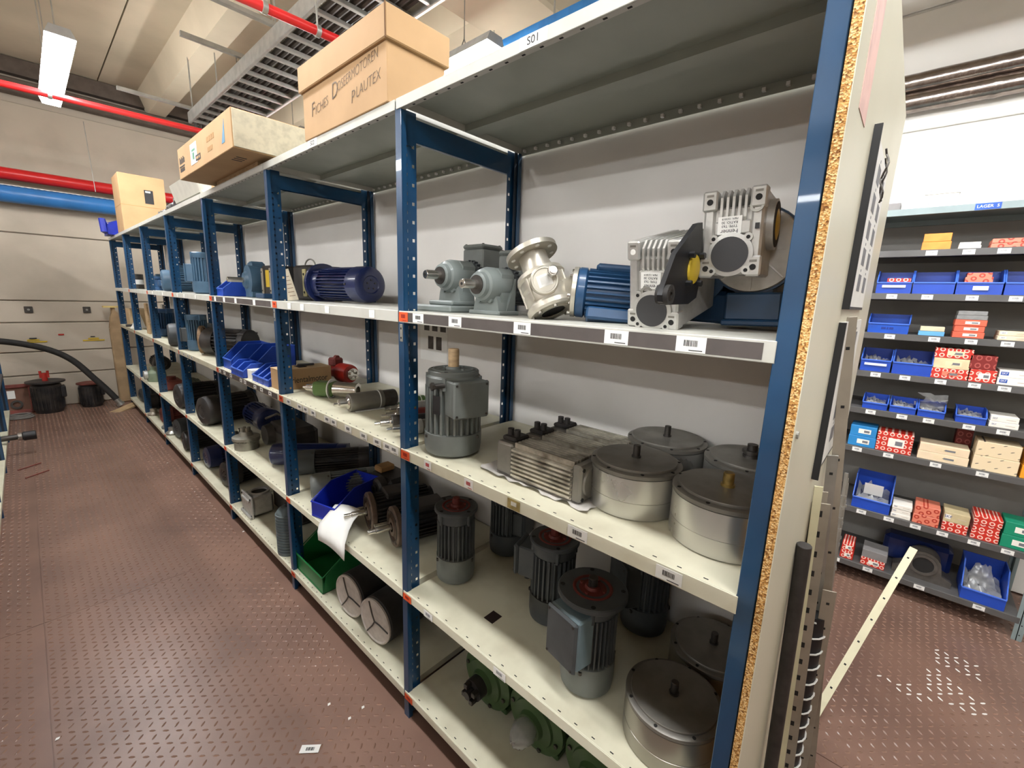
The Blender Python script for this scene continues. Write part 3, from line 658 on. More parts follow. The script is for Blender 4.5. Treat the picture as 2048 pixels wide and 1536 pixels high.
green_motor('green flanged motor mostly hidden under the shelf edge, rightmost on bottom', .31, False)

# ---- bay one, top working shelf
def gearmotor(label, y, z_up, tbz, flange_foot, xf=.10, tilt=0.):
    t = thing('gear_motor', label, 'gear motor', (xf, y, z_up), (-1, 0, tilt), (0, 0, 1), 'grey gear motors with bare shafts')   # local +Z towards the aisle
    b = MB(); b.lathe([(0, -.10), (.046, -.10), (.05, -.09), (.05, -.03), (.043, -.012), (.036, -.008), (.034, .004), (.024, .008), (0, .008)], 32)
    b.prism([(-.05, -.046), (.03, -.046), (.046, -.03), (.046, .03), (.03, .046), (-.05, .046)], -.095, -.045)
    b.prism([(-.078, -.052), (-.05, -.047), (-.03, -.04), (-.03, .04), (-.05, .047), (-.078, .052)], -.09, -.03)
    b.build('gear_housing', GREYGREEN, t)
    for s in (-1, 1): MB().cyl(.009, -.05, -.022, 10, 0, (-.04, s*.022, 0)).build('drain_boss', GREYGREEN, t)
    b = MB(); b.ring(.026, .0, .006, .010, 24); b.build('shaft_seal', DARKSTEEL, t)
    MB().cyl(.0125, .008, .062, 18, 0, c=.0015).box(.009, .0135, -.003, .003, .02, .055).cyl(.004, .0615, .0626, 10, 1).build('shaft', [STEEL, BLACKHOLE], t)
    b = MB(); b.lathe([(0, -.26), (.05, -.26), (.056, -.25), (.056, -.20), (.05, -.195), (.05, -.10), (0, -.10)], 24); b.fins(.045, .055, -.20, -.11, 24); b.build('motor_body', DARKGREY, t)
    o = terminal_box(t, frame((.05, 0, -.17), (1, 0, 0), (0, 1, 0)), .095, .09, tbz, MOTORGREY, MOTORGREY)
    if flange_foot:
        b = MB(); b.prism([(-.12, -.09), (-.06, -.12), (.05, -.12), (.11, -.07), (.11, .06), (.06, .12), (-.05, .12), (-.12, .07)], -.108, -.088, 0, 'z')
        vs = b.v; b = MB(); b.M = Matrix()
        b.box(-.108, -.088, -.075, .095, -.12, .03, 0, .005); b.box(-.088, -.074, -.055, .06, -.10, .005, 0, .004); b.build('foot_plate', GREYGREEN, t)
    else:
        b = MB(); b.box(-.082, -.070, -.062, .062, -.105, -.02, 0, .003)
        for s in (-1, 1): b.prism([(-.07, -.06), (.02, -.095), (-.07, -.095)], s*.05-.004, s*.05+.004, 0, 'y')
        b.build('foot_plate', GREYGREEN, t)
    return t
gearmotor('grey gear motor with bare shaft on wide foot plate, leftmost beside the post', .935, SZ[1]+.108, .055, True, .115)
gearmotor('grey gear motor with bare shaft standing in front of its twin', .762, SZ[1]+.082, .055, False, .105)
# nickel gearbox with flange on a blue motor
ax = Vector((.02, .46, .80)).normalized(); base = Vector((.125, .52, SZ[1]+.030))
t = thing('nickel_gearbox', 'shiny nickel gearbox with round flange tilted up, joined to blue motor', 'gearbox', base, ax, (-1, 0, 0))
b = MB(); b.lathe([(.03, -.012), (.058, -.012), (.062, -.006), (.062, .004), (.055, .012), (.057, .02), (.057, .04), (.054, .045), (.057, .052), (.057, .072), (.062, .078), (.058, .09), (.04, .096), (.036, .12), (.036, .142), (0, .142)], 40)
b.ring(.044, .034, -.014, -.010, 32); b.cyl(.03, -.010, .0, 24, 1); b.build('gear_housing', [NICKEL, BLACKHOLE], t, 15)
for k in range(7):
    a = k*.9; MB().box(.050, .0605, -.003, .003, .016, .074, 0, .001).build('rib', NICKEL, t, 0).matrix_local = Matrix.Rotation(a, 4, 'Z')
b = MB(); b.ring(.066, .02, .142, .154, 40)
for k in range(8):
    a = k*.7854+.2
    for zq in (.1415, .1545): b.cyl(.0055, zq-.0007, zq+.0007, 10, 1, (.052*math.cos(a), .052*math.sin(a), 0))
b.cyl(.024, .15, .1545, 24, 1); b.build('output_flange', [NICKEL, PAPER], t)
ch = MB().cyl(.005, -.018, .006, 6).mesh('bolt', STEEL, 0)
for k in range(8):
    a = k*.785; put('bolt', ch, t, (.052*math.cos(a), .052*math.sin(a), 0))
capd = (t.matrix_world.inverted().to_3x3() @ Vector((-.72, -.62, .12)).normalized()); sid = (t.matrix_world.inverted().to_3x3() @ Vector((.5, -.86, -.06)).normalized())
o = MB().lathe([(0, -.06), (.034, -.06), (.034, .068), (.031, .072), (.028, .072), (.027, .069), (0, .069)], 32).build('worm_cap', NICKEL, t, 20); o.matrix_local = frame((0, 0, .062), capd, (0, 0, 1))
MB().box(-.014, .014, -.017, .017, .0691, .0696).box(-.009, .009, -.01, .01, .0696, .0698, 1).build('rating_plate', [PAPER, ALU], o, 0)
b = MB(); b.cyl(.012, .0, .058, 12, 0, c=.002).cyl(.008, .058, .063, 6); q = b.build('breather_plug', STEEL, t); q.matrix_local = frame((.02, .045, .062), capd, (0, 0, 1))
b = MB(); b.lathe([(0, 0), (.032, 0), (.034, .05), (.045, .066), (.06, .07), (.06, .08), (0, .08)], 36)
for k in range(6):
    a = k*1.047; b.cyl(.006, .062, .0685, 8, 1, (.052*math.cos(a), .052*math.sin(a), 0))
q = b.build('motor_flange', [NICKEL, STEEL], t); q.matrix_local = frame((0, 0, .05), sid, (0, 0, 1))
b = MB(); b.lathe([(0, .081), (.058, .081), (.06, .085), (.06, .10), (.05, .105), (.05, .24), (0, .24)], 32); b.fins(.048, .059, .105, .23, 28); b.box(-.075, -.045, -.05, .05, .11, .22, 0, .005); b.box(.045, .062, -.045, .045, .12, .21, 0, .006)
q = b.build('motor_body', MOTORBLUE, t, 25); q.matrix_local = frame((0, 0, .05), sid, (0, 0, 1))
MB().box(-.02, .02, -.0005, .0005, -.006, .006).build('red_tape', mat('red_tape', (214, 92, 92), .6), t, 0).matrix_local = frame((-.03, -.05, .098), (0, 0, 1), (1, -.5, 0))
# worm gearboxes in cast aluminium (local: x back, y across, z up; front face at x=0)
def worm_gearbox(name, label, loc, zdir, xdir, W, H, D, cap_z, mot, extra):
    t = thing(name, label, 'gearbox', loc, zdir, xdir)
    b = MB(); w2 = W/2
    b.box(.006, D, -w2+.012, w2-.012, .004, H-.03, 0, .004)
    for s in (-1, 1):
        b.box(.0, D, s*w2-(.02 if s > 0 else 0), s*w2+(.02 if s < 0 else 0), 0, H, 0, .004)
    b.build('cast_body', ALU, t)
    for s in (-1, 1):
        for zc in (.016, H-.02):
            b = MB(); b.box(-.004, .024, s*(w2-.010)-.013, s*(w2-.010)+.013, zc-.016, zc+.02, 0, .003); b.cyl(.0055, -.0046, -.0036, 12, 1, (0, s*(w2-.010), zc), 'x'); b.box(-.0046, -.0038, s*(w2-.010)-.006, s*(w2-.010)+.006, zc+.009, zc+.013, 2); b.build('mounting_ear', [ALU, BLACKHOLE if zc < .05 else PAPER if s > 0 and extra == 'arm' else BLACKHOLE, DARKALU], t)
    for k in range(5):
        y = -w2+.030+k*(W-.060)/4
        b = MB(); b.prism([(.004, H-.062), (-.002, H-.05), (-.002, H-.014), (.012, H), (D-.01, H), (D-.01, H-.03), (.02, H-.03)], y-.0022, y+.0022, 0, 'y'); b.build('cooling_fin', ALU, t, 0)
    b = MB(); b.lathe([(0, .004), (.036, .004), (.039, 0), (.039, -.004), (.032, -.005), (0, -.005)][::-1], 40, 0, (0, 0, cap_z), 'x')
    for k in range(4):
        a = .785+k*1.571; b.cyl(.0075, -.005, .006, 12, 0, (0, .041*math.cos(a), cap_z+.041*math.sin(a)), 'x'); b.cyl(.0035, -.0057, -.0047, 10, 1, (0, .041*math.cos(a), cap_z+.041*math.sin(a)), 'x')
    b.build('cap_ring', [ALU, BLACKHOLE], t); MB().cyl(.0315, -.0065, -.004, 40, 0, (0, 0, cap_z), 'x').build('end_cap', DARKDISC, t)
    MB().box(-.001, .008, -.032, .03, cap_z+.035, H-.055, 0, .003).build('front_pad', ALU, t)
    pz = cap_z+.058 if extra == 'arm' else cap_z+.052
    o = MB().box(-.0022, -.0012, -.020, .020, -.0155, .0155).build('rating_plate', PAPER, t, 0); o.location = (0, .004, pz)
    # the plate is stuck upside down
    text('Fenner', .0105, INK, o, (-.0024, 0, -.0105), (-1, 0, 0), (0, 1, 0)); text('TYPE: T63', .0062, INK, o, (-.0024, 0, -.0015), (-1, 0, 0), (0, 1, 0)); text('RATIO: 30', .0062, INK, o, (-.0024, 0, .005), (-1, 0, 0), (0, 1, 0)); text('P&M: 12/2019', .0048, INK, o, (-.0024, 0, .0112), (-1, 0, 0), (0, 1, 0))
    MB().ring(.0115, .007, -.003, .004, 16, 0, (0, .012, cap_z+.036) if extra == 'arm' else (0, -w2+.012, pz+.03), 'x').build('plug_ring', GALV, t)
    return t
D_ = worm_gearbox('worm_gearbox', 'silver finned gearbox with black torque arm, tilted back on shelf', (.095, .243, SZ[1]), (-.232, -.03, .97), (.95, 0, .232), .100, .168, .20, .036, None, 'arm')
b = MB(); b.prism([(-.098, .09), (-.096, .078), (-.084, .07), (.02, .048), (.06, .052), (.085, .11), (.07, .19), (.045, .19), (-.047, .150), (-.09, .104)], -.062, -.053, 0, 'y'); arm = b.build('torque_arm', BLACK, D_)
MB().ring(.017, .009, -.070, -.048, 20, 0, (-.080, 0, .087), 'y').build('rubber_bush', RUBBER, arm); MB().ring(.010, .005, -.0705, -.0475, 16, 0, (-.080, 0, .087), 'y').build('bush_sleeve', DARKSTEEL, arm)
MB().lathe([(.0, -.0665), (.012, -.0665), (.026, -.065), (.028, -.062), (0, -.06)], 28, 0, (.036, 0, .11), 'y').build('yellow_cap', YELLOWCAP, D_)
for k in range(4):
    a = k*1.571+.6; MB().cyl(.006, -.072, -.06, 6, 0, (.036+.036*math.cos(a), 0, .11+.036*math.sin(a)), 'y').build('bolt', BLACK, D_)
b = MB(); b.lathe([(0, .2), (.062, .2), (.062, .212), (.055, .216), (.055, .34), (0, .34)], 28, 0, (0, -.01, .07), 'x'); b.fins(.05, .06, .0, .001, 3) if False else None
b.box(.22, .33, -.075, .04, -.045, .03, 0, .008); b.build('blue_motor', MOTORBLUE, D_)
E_ = worm_gearbox('worm_gearbox', 'silver finned gearbox mounted high on an upside down blue motor', (.145, .127, SZ[1]+.102), (-.04, .03, 1), (1, .10, .03), .100, .155, .13, .040, None, 'plain')
MB().box(-.0045, -.0035, -.045, -.038, .082, .092).build('sight_window', BLACK, E_, 0)
b = MB(); b.ring(.046, .03, -.062, -.05, 32, 0, (.075, 0, .095), 'y'); b.build('side_cover', ALU, E_); MB().ring(.041, .02, -.0635, -.06, 32, 0, (.075, 0, .095), 'y').build('oil_seal', RUBBER, E_); MB().lathe([(0, -.0655), (.02, -.0655), (.028, -.0635), (.028, -.06), (0, -.06)], 28, 0, (.075, 0, .095), 'y').build('yellow_cap', YELLOWCAP, E_)
b = MB(); b.lathe([(.02, .128), (.082, .128), (.084, .132), (.084, .138), (.02, .138)], 48, 0, (0, -.02, .055), 'x')
for k in range(8):
    a = k*.7854; p = [(.127, -.02+.03*math.cos(a), .055+.03*math.sin(a)), (.127, -.02+.08*math.cos(a), .055+.08*math.sin(a))]; b.tube(p, .002, 4)
b.build('motor_flange', ALU, E_)
b = MB(); b.lathe([(0, .137), (.088, .137), (.089, .142), (.089, .155), (.076, .162), (.07, .17), (.07, .33), (.06, .34), (0, .34)], 40, 0, (0, -.02, .055), 'x')
for k in range(26):
    a = k*.2417; b.box(.17, .31, -.02+.073*math.cos(a)-.002, -.02+.073*math.cos(a)+.002, .055+.073*math.sin(a)-.006, .055+.073*math.sin(a)+.006)
b.build('blue_motor', MOTORBLUE, E_, 25)
b = MB(); b.box(.115, .235, -.085, .03, -.0985, -.086, 0, .003).box(.12, .23, -.08, .025, -.088, -.03, 0, .004).box(.14, .21, -.06, .01, -.03, .0); b.build('terminal_box', MOTORBLUE, E_)

# ================================================================== SECOND BAY AND BEYOND
def bin_mesh(w_, d_, h_, fh, name='bin_shell', m_=BINBLUE, lip=True):
    """open fronted stacking bin: opening towards local -X, width along Y"""
    b = MB(); t = .003; y = w_/2
    b.box(0, d_, -y, y, 0, t); b.box(d_-t, d_, -y, y, 0, h_)
    for s in (-1, 1): b.prism([(0, 0), (d_, 0), (d_, h_), (d_*.42, h_), (d_*.05, fh)], s*y-(t if s > 0 else 0), s*y+(t if s < 0 else 0), 0, 'y')
    ri = 1 if 'blue' in m_.name and 'royal' not in m_.name else 0
    b.box(0, t, -y, y, 0, fh); b.box(-.004, .003, -y-.001, y+.001, fh-.006, fh+.001, ri, .001); b.box(-.002, .001, -y*.98, y*.98, 0, .006)
    for s in (-1, 1): b.tube([(.002, s*y, fh), (d_*.42, s*y, h_), (d_, s*y, h_)], .0026, 6, ri)
    return b.mesh(name, [m_, RIM], 25)
RIM = mat('bin_rim_highlight_plastic', (70, 112, 214), .35, var=.04)
def stack_bin(label, x, y, z, w_, d_, h_, fh, m_=BINBLUE, group='blue stacking bins', ang=0.):
    t = thing('stacking_bin', label, 'storage bin', (x, y, z), UPZ, (math.cos(ang), math.sin(ang), 0), group)
    put('bin_shell', bin_mesh(w_, d_, h_, fh, 'bin_shell', m_), t); return t
# second bay, top working shelf
motor('blue_motor', 'large dark blue finned motor lying on the shelf, wide flange to the left', 'motor', (.265, 1.60, SZ[1]+.083), (-.05, 1, 0), (0, 0, 1), .078, .40, NAVY, .22, n=32, flange=(.096, .012), shaft=None, feet=False, plate=False)
t = thing('black_gearbox', 'black angular gearbox with metal plate against the blue motor', 'gearbox', (.27, 2.11, SZ[1]))
MB().box(-.09, .09, -.09, .095, 0, .17, 0, .012).build('gear_case', GRIME, t); MB().box(-.098, -.09, -.07, -.035, .02, .15, 0, .002).cyl(.006, -.1, -.097, 10, 1, (0, -.052, .125), 'x').cyl(.006, -.1, -.097, 10, 1, (0, -.052, .04), 'x').build('mounting_plate', [PLATINGY, BLACKHOLE], t)
MB().tube([(-.02, .05+.06*math.cos(a*.45), .17+.035*math.sin(a*.45)) for a in range(8)], .004, 8).build('cable_loop', GALV, t)
t = thing('instruction_sheet', 'yellowed leaning data sheet in front of the black gearbox', 'paper sheet', (.125, 2.09, SZ[1]), (-.25, .06, .97), (.97, .1, .25)); b = MB(); b.prism([(-.065, 0), (.05, 0), (.02, .145), (-.065, .145)], -.0008, 0, 0, 'x')
for k in range(6): b.box(-.0012, -.0008, -.05, rnd.uniform(-.01, .02), .02+k*.018, .023+k*.018, 1)
b.build('sheet', [mat('yellowed_paper', (226, 214, 190), .8), mat('brown_print', (150, 120, 90), .8)], t, 0)
# second bay, middle shelf
def carton(name, label, x0, x1, y0, y1, z0, z1, m_, cat='carton', group=None, tape=None, top=None):
    t = thing(name, label, cat, (x0, (y0+y1)/2, z0), group=group); h = (y1-y0)/2; H = z1-z0
    b = MB(); b.box(0, x1-x0, -h, h, 0, H, 0, .0015); b.build('carton_body', m_, t, 0)
    if top: b = MB(); b.box(-.0012, x1-x0+.001, -h-.001, h+.001, H*.62, H+.001, 0, .001); b.build('carton_lid', top, t, 0)
    return t
t = carton('motor_carton', 'brown cardboard box printed "ental motor" beside the post', .03, .28, 2.045, 2.165, SZ[2], SZ[2]+.10, CARD)
b = MB(); b.box(-.001, .25, -.06, .06, .1, .1012); b.build('carton_flap', CARDPALE, t, 0); MB().box(.1, .14, -.03, .03, .1012, .104, 0, .001).tube([(.12, .03, .106), (.17, -.04, .115)], .006, 8).build('cable_end', BLACK, t)
text('orientalmotor', .042, INK, t, (.13, -.0607, .045), (0, -1, 0), (1, 0, 0), 'lettering', .82)
def tool_motor(name, label, loc, zdir, L, r, body, nose, tail, squareish=False, tailL=.1):
    t = thing(name, label, 'motor', loc, zdir, (0, 0, 1), None); b = MB()
    b.lathe([(0, 0), (.006, 0), (.006, .018), (r*.45, .02), (r*.5, .05), (r*.7, .055), (r*.7, .06), (0, .06)], 20); b.build('nose', nose, t)
    b = MB()
    if squareish: b.box(-r*.9, r*.9, -r*.9, r*.9, .06, L-tailL, 0, r*.25)
    else: b.lathe([(0, .06), (r*.95, .06), (r, .066), (r, L-tailL), (0, L-tailL)], 28)
    b.build('housing', body, t)
    b = MB(); b.lathe([(0, L-tailL), (r*.92, L-tailL), (r*.95, L-.006), (r*.9, L), (r*.55, L), (r*.5, L-.02), (0, L-.02)], 28); b.build('tail_tube', tail, t)
    b = MB(); b.ring(r*1.03 if not squareish else r*1.3, r*.9, L-tailL-.02, L-tailL-.016, 20); b.build('cable_tie', PAPER, t)
    return t
tool_motor('drive_motor', 'olive green motor with bright steel tube, tied with a white strap', (.075, 1.897, SZ[2]+.040), (.56, -.83, 0), .27, .036, GREENTOOL, STEEL, STEEL, True, .11)
t = tool_motor('drive_motor', 'dark silver round motor with short shaft in front of the green one', (.03, 1.505, SZ[2]+.038), (.97, -.12, 0), .26, .038, DARKALU, STEEL, DARKSTEEL, False, .06)
MB().box(-.037, -.034, -.03, .03, .08, .2).build('pale_sheet', PAPER, t, 0)
for i, (x, y, zz_) in enumerate(((.10, 1.275, 0), (.03, 1.20, 0), (.025, 1.115, 0), (.16, 1.345, 0), (.25, 1.40, 0), (.22, 1.13, 0))):
    tool_motor('drive_motor', ['small silver motor with thin shaft, farthest of the huddle by the post', 'small silver motor in the middle of the huddle by the post', 'small silver motor closest to the blue post', 'small olive motor behind the huddle of silver motors', 'olive motor lying deepest behind the huddle', 'small dark motor seen just past the blue post'][i],
               (x, y, SZ[2]+.027), (.88, -.42+.05*i, 0), .2, .026, [DARKALU, DARKSTEEL, ALU, GREENTOOL, GREENTOOL, DARKSTEEL][i], STEEL, [REDPRIMER, GRIME, DARKALU, ALU, STEEL, GREENTOOL][i], False, .08)
t = thing('red_motor', 'red cylindrical motor with bright coupling at the back of the middle shelf', 'motor', (.38, 2.03, SZ[2]+.05), (.15, -.99, 0), (0, 0, 1))
MB().lathe([(0, -.18), (.032, -.18), (.034, -.17), (.034, -.10), (.046, -.095), (.05, -.085), (.05, -.015), (.046, 0), (0, 0)], 28).build('red_housing', REDPAINT, t); MB().box(.03, .075, -.03, .03, -.16, -.10, 0, .008).cyl(.014, .0, .02, 12, 0, (.075, 0, -.13), 'z').build('red_connector', REDPRIMER, t)
b = MB(); b.cyl(.032, 0, .02, 24)
for k in range(5):
    a = k*1.257; b.cyl(.008, .02, .036, 8, 0, (.02*math.cos(a), .02*math.sin(a), 0))
b.build('coupling', STEEL, t)
for i, (x, y, a) in enumerate(((.26, 1.62, .2), (.33, 1.36, -.3), (.40, 1.5, .5))):
    t = thing('picture_sheet', ['white leaflet with dark pictures lying flat behind the silver tube', 'white leaflet lying flat behind the olive motors', 'white leaflet lying flat against the back board'][i], 'paper sheet', (x, y, SZ[2]+.0005), UPZ, (math.cos(a), math.sin(a), 0)); b = MB(); b.box(-.07, .07, -.10, .10, 0, .0006+i*.0001)
    for k in range(4): b.box(-.05+.03*k, -.03+.03*k, -.06, .02, .0007, .0009, 1)
    b.build('sheet', [PAPER, DARKSTEEL], t, 0)
carton('small_carton', 'small flat tan carton standing behind the silver motors', .30, .36, 1.12, 1.22, SZ[2], SZ[2]+.07, CARDDARK)
# second bay, third shelf
motor('electric_motor', 'grey motor lying on its side with white sticker, next to the blue bin', 'motor', (.065, 1.86, SZ[3]+.066), (.92, -.38, 0), (0, 0, 1), .062, .30, MOTORGREY, .3, fan=MOTORGREY, flange=None, shaft=(.01, .03), tb=None)
t = stack_bin('blue bin with paper sticking out on the third shelf', .02, 1.63, SZ[3]+.003, .15, .26, .125, .07, mat('royal_blue_plastic', (22, 44, 170), .36), None, ang=.25)
t = thing('hanging_paper', 'large white curled paper hanging over the shelf edge', 'paper sheet', (0, 0, 0)); b = MB(); vs = []; fs = []
P0 = [(.06, 1.60, .585), (.01, 1.575, .565), (-.03, 1.56, .545), (-.045, 1.545, .52), (-.05, 1.53, .49)]; P1 = [(.10, 1.44, .60), (.05, 1.42, .58), (.02, 1.40, .56), (-.02, 1.36, .53), (-.035, 1.34, .475)]
for p, q in zip(P0, P1):
    for k in range(7): f = k/6; v = Vector(p).lerp(Vector(q), f); v.z += .012*math.sin(f*3.1); vs.append(v)
for i in range(4):
    for k in range(6): fs.append((i*7+k, i*7+k+1, i*7+k+8, i*7+k+7))
b.add(vs, fs); o = b.build('sheet', PAPER, t, 60); sm = o.modifiers.new('thick', 'SOLIDIFY'); sm.thickness = .0008
def brake_motor(label, x, y, z, r, d=(-.96, .28, 0)):
    t = thing('brake_motor', label, 'motor', (x, y, z+r), d, (0, 0, 1), 'dark flanged motors with bright shafts')
    b = MB(); b.lathe([(.02, -.012), (r-.002, -.012), (r, -.008), (r, .006), (r-.004, .01), (r*.7, .01), (r*.66, .002), (r*.5, .002), (r*.44, .014), (.02, .014)], 40)
    for k in range(4):
        a = .78+k*1.571; b.cyl(.006, .009, .0106, 10, 1, (r*.85*math.cos(a), r*.85*math.sin(a), 0))
    b.build('flange', [mat('brown_grey_steel', (112, 94, 82), .45, .3, var=.15, scale=24), BLACKHOLE], t); MB().ring(r*.78, r*.73, .0095, .012, 40).build('bright_ring', DARKSTEEL, t)
    MB().cyl(.0125, .01, .075, 18, 0, c=.001).cyl(.009, .075, .105, 14, 0, c=.001).build('shaft', STEEL, t)
    MB().cyl(.007, .0, .07, 12, 0, (-.0, .04, 0)).build('dowel', STEEL, t)
    b = MB(); b.cyl(r*.72, -.27, -.012, 28); b.fins(r*.7, r*.88, -.25, -.02, 26); b.box(r*.7, r*1.0, -.05, .05, -.2, -.06, 0, .006); b.build('finned_housing', GRIME, t, 20)
    return t
brake_motor('dark flanged motor with bright shaft beside the hanging paper', .13, 1.43, SZ[3], .080)
brake_motor('dark flanged motor with bright shaft, half behind the blue post', .135, 1.25, SZ[3], .080)
t = thing('angle_gearbox', 'dark angle gearbox with round hub behind the blue bin', 'gearbox', (.36, 1.62, SZ[3])); MB().box(-.07, .07, -.09, .09, 0, .13, 0, .015).lathe([(0, -.11), (.035, -.11), (.045, -.1), (.05, -.07), (0, -.07)], 24, 0, (0, -.03, .09), 'x').ring(.02, .012, -.118, -.11, 18, 0, (0, -.03, .09), 'x').build('gear_case', GRIME, t); MB().box(-.05, .03, .02, .08, .13, .16, 0, .006).build('cover_plate', CARDDARK, t)
# second bay, bottom shelf
t = stack_bin('large green open fronted bin on the bottom shelf', .025, 1.84, SZ[4], .30, .40, .20, .085, GREENBIN, None)
def cap_cyl(label, y):
    t = thing('capped_roller', label, 'roller', (.045, y, SZ[4]+.098), (-1, -.1, 0), (0, 0, 1), 'black rollers with pale end caps')
    b = MB(); b.lathe([(0, -.42), (.09, -.42), (.097, -.41), (.097, -.012), (.09, -.004), (0, -.004)], 36); b.build('roller_body', RUBBER, t)
    b = MB(); b.lathe([(0, 0), (.086, 0), (.094, -.004), (.094, .003), (.088, .006), (.083, .002), (0, .002)], 40)
    mm = mat('grey_white_cap', (202, 192, 182), .7, var=.1, scale=30, bump=.4, bscale=60)
    for k in range(3):
        a = k*2.094+.4; p = [(.0, .0, .004), (.03*math.cos(a+.1), .03*math.sin(a+.1), .004), (.084*math.cos(a), .084*math.sin(a), .004)]; b.tube(p, .0032, 5, 1)
    b.build('end_cap', [mm, DARKSTEEL], t); return t
cap_cyl('black roller with pale end cap next to the green bin', 1.475); cap_cyl('black roller with pale end cap nearest the blue post', 1.262)

# ---- third bay
stack_bin('small blue bin on the far upper shelf beside grey block', .035, 2.90, SZ[1], .12, .16, .10, .045)
t = thing('grey_block_motor', 'grey block shaped motor with dark top behind the small blue bin', 'motor', (.21, 2.86, SZ[1])); MB().box(0, .16, -.05, .06, 0, .10, 0, .01).build('body', MOTORGREY, t); MB().box(-.01, .14, .01, .1, .10, .15, 0, .006).build('dark_top', DARKSTEEL, t)
t = thing('flange_gearbox', 'steel blue gearbox with bright shaft pointing at the aisle', 'gearbox', (.12, 2.685, SZ[1]+.095), (-1, .05, 0), (0, 0, 1)); b = MB(); b.lathe([(0, -.12), (.06, -.12), (.075, -.08), (.085, -.02), (.085, 0), (.05, .006), (.04, .02), (0, .02)], 32); b.box(-.095, -.06, -.06, .06, -.1, .0, 0, .005); b.box(.05, .105, -.03, .03, -.09, -.01, 0, .012); b.build('gear_case', STEELBLUE, t); MB().cyl(.014, .02, .10, 18, 0, c=.001).build('shaft', STEEL, t)
t = thing('black_gearbox', 'black gearbox plate with a yellow sticker beside the second post', 'gearbox', (.16, 2.495, SZ[1])); MB().box(0, .14, -.085, .085, 0, .175, 0, .008).build('gear_case', GRIME, t); MB().box(-.002, 0, -.03, .02, .06, .15).build('yellow_sticker', YSIGN, t, 0)
for y in (-.06, .06): MB().box(-.008, 0, y-.012, y+.012, .02, .16, 0, .002).cyl(.005, -.009, -.008, 8, 1, (0, y, .14), 'x').cyl(.005, -.009, -.008, 8, 1, (0, y, .04), 'x').build('steel_strap', [STRIPGREY, BLACKHOLE], t)
MB().box(-.06, .1, -.1, .02, 0, .025, 0, .004).build('blue_foot', MOTORBLUE, t)
for i, (x, y, w_, d_, h_, f_) in enumerate(((.03, 2.87, .15, .22, .15, .06), (.11, 2.69, .15, .22, .15, .06), (.0, 2.64, .10, .10, .075, .04), (.0, 2.535, .10, .10, .075, .04))):
    stack_bin(['large blue bin leftmost on the middle shelf, second in from the gearboxes', 'large blue bin next to the leftmost one on the middle shelf', 'medium low blue bin in front of the large ones', 'medium low blue bin beside white cards'][i], x, y, SZ[2], w_, d_, h_, f_)
for i, y in enumerate((2.365, 2.288, 2.211)): stack_bin(['small blue bin beside the white cards', 'small blue bin in the middle of the row of three', 'small blue bin closest to the cardboard box'][i], .02, y, SZ[2], .072, .17, .085, .035)
t = thing('white_card_stack', 'stack of white cards between the blue bins', 'cards', (.02, 2.445, SZ[2])); MB().box(0, .10, -.035, .035, 0, .045).box(.0, .1, -.032, .037, .046, .05).build('cards', PAPER, t, 0)
t = thing('toothed_hub', 'grey round toothed hub with bolts standing by the third post', 'machine part', (.085, 2.83, SZ[3])); b = MB(); b.cyl(.068, 0, .05, 40).fins(.066, .074, .05, .062, 44).lathe([(0, .062), (.078, .062), (.078, .078), (.06, .082), (.04, .085), (.034, .11), (0, .11)], 40)
for k in range(4): b.cyl(.009, .11, .135, 8, 0, (.02*math.cos(k*1.571), .02*math.sin(k*1.571), 0))
b.build('hub_body', mat('greasy_grey_metal', (150, 146, 134), .4, .5, var=.15, scale=20), t)
motor('electric_motor', 'dark navy motor lying behind the second post, farther one', 'motor', (.10, 2.44, SZ[3]+.064), (.75, -.66, 0), (0, 0, 1), .062, .42, NAVY, .3, fan=NAVY, shaft=(.01, .02))
motor('electric_motor', 'dark navy motor with grey cowl lying in front of its twin', 'motor', (.12, 2.22, SZ[3]+.068), (.85, -.5, 0), (0, 0, 1), .066, .40, GRIME, .3, fan=DARKGREY, shaft=(.01, .02))
t = thing('gear_case', 'worn aluminium gear case with round bore on the bottom shelf', 'gearbox', (.03, 2.74, SZ[4]))
b = MB(); b.box(0, .012, -.09, .09, 0, .14, 0, .003); b.box(.012, .13, -.08, .08, .01, .13, 0, .012); b.ring(.06, .045, .128, .142, 28, 0, (.075, 0, 0)); b.cyl(.045, .125, .1305, 28, 1, (.075, 0, 0))
for y in (-.075, .075):
    for z in (.015, .125): b.cyl(.007, -.004, .0, 8, 1, (0, y, z), 'x')
b.box(-.012, 0, -.09, .09, .0, .02, 0, .004).box(-.012, 0, -.06, .06, .1, .12, 0, .004); b.build('cast_case', [ALU, BLACKHOLE], t)
t = thing('ribbed_canister', 'tall grey ribbed canister beside the second post, bottom shelf', 'motor', (.06, 2.16, SZ[4])); b = MB(); pr = [(0, 0), (.058, 0)]
for k in range(14): pr += [(.060, .01+k*.016), (.060, .019+k*.016), (.056, .021+k*.016), (.056, .024+k*.016)]
pr += [(.045, .25), (.03, .262), (0, .262)]; b.lathe(pr, 32); b.build('ribbed_body', mat('ribbed_grey_blue', (92, 104, 106), .45, var=.1), t); MB().cyl(.014, .262, .28, 12, 0, c=.003).build('cap', BLACK, t)
t = thing('dark_gearbox', 'dark oily gearbox deep on the third shelf of the third bay', 'gearbox', (.27, 2.62, SZ[3])); MB().box(-.09, .12, -.15, .16, 0, .17, 0, .03).lathe([(0, -.13), (.06, -.13), (.07, -.09), (0, -.09)], 24, 0, (0, .05, .11), 'x').cyl(.03, .17, .24, 18, 0, (.03, .06, 0)).build('gear_case', GRIME, t); MB().tube([(-.1, .1, .2), (-.06, .02, .24), (0, -.08, .21)], .008, 8).build('pipe_elbow', DARKSTEEL, t)
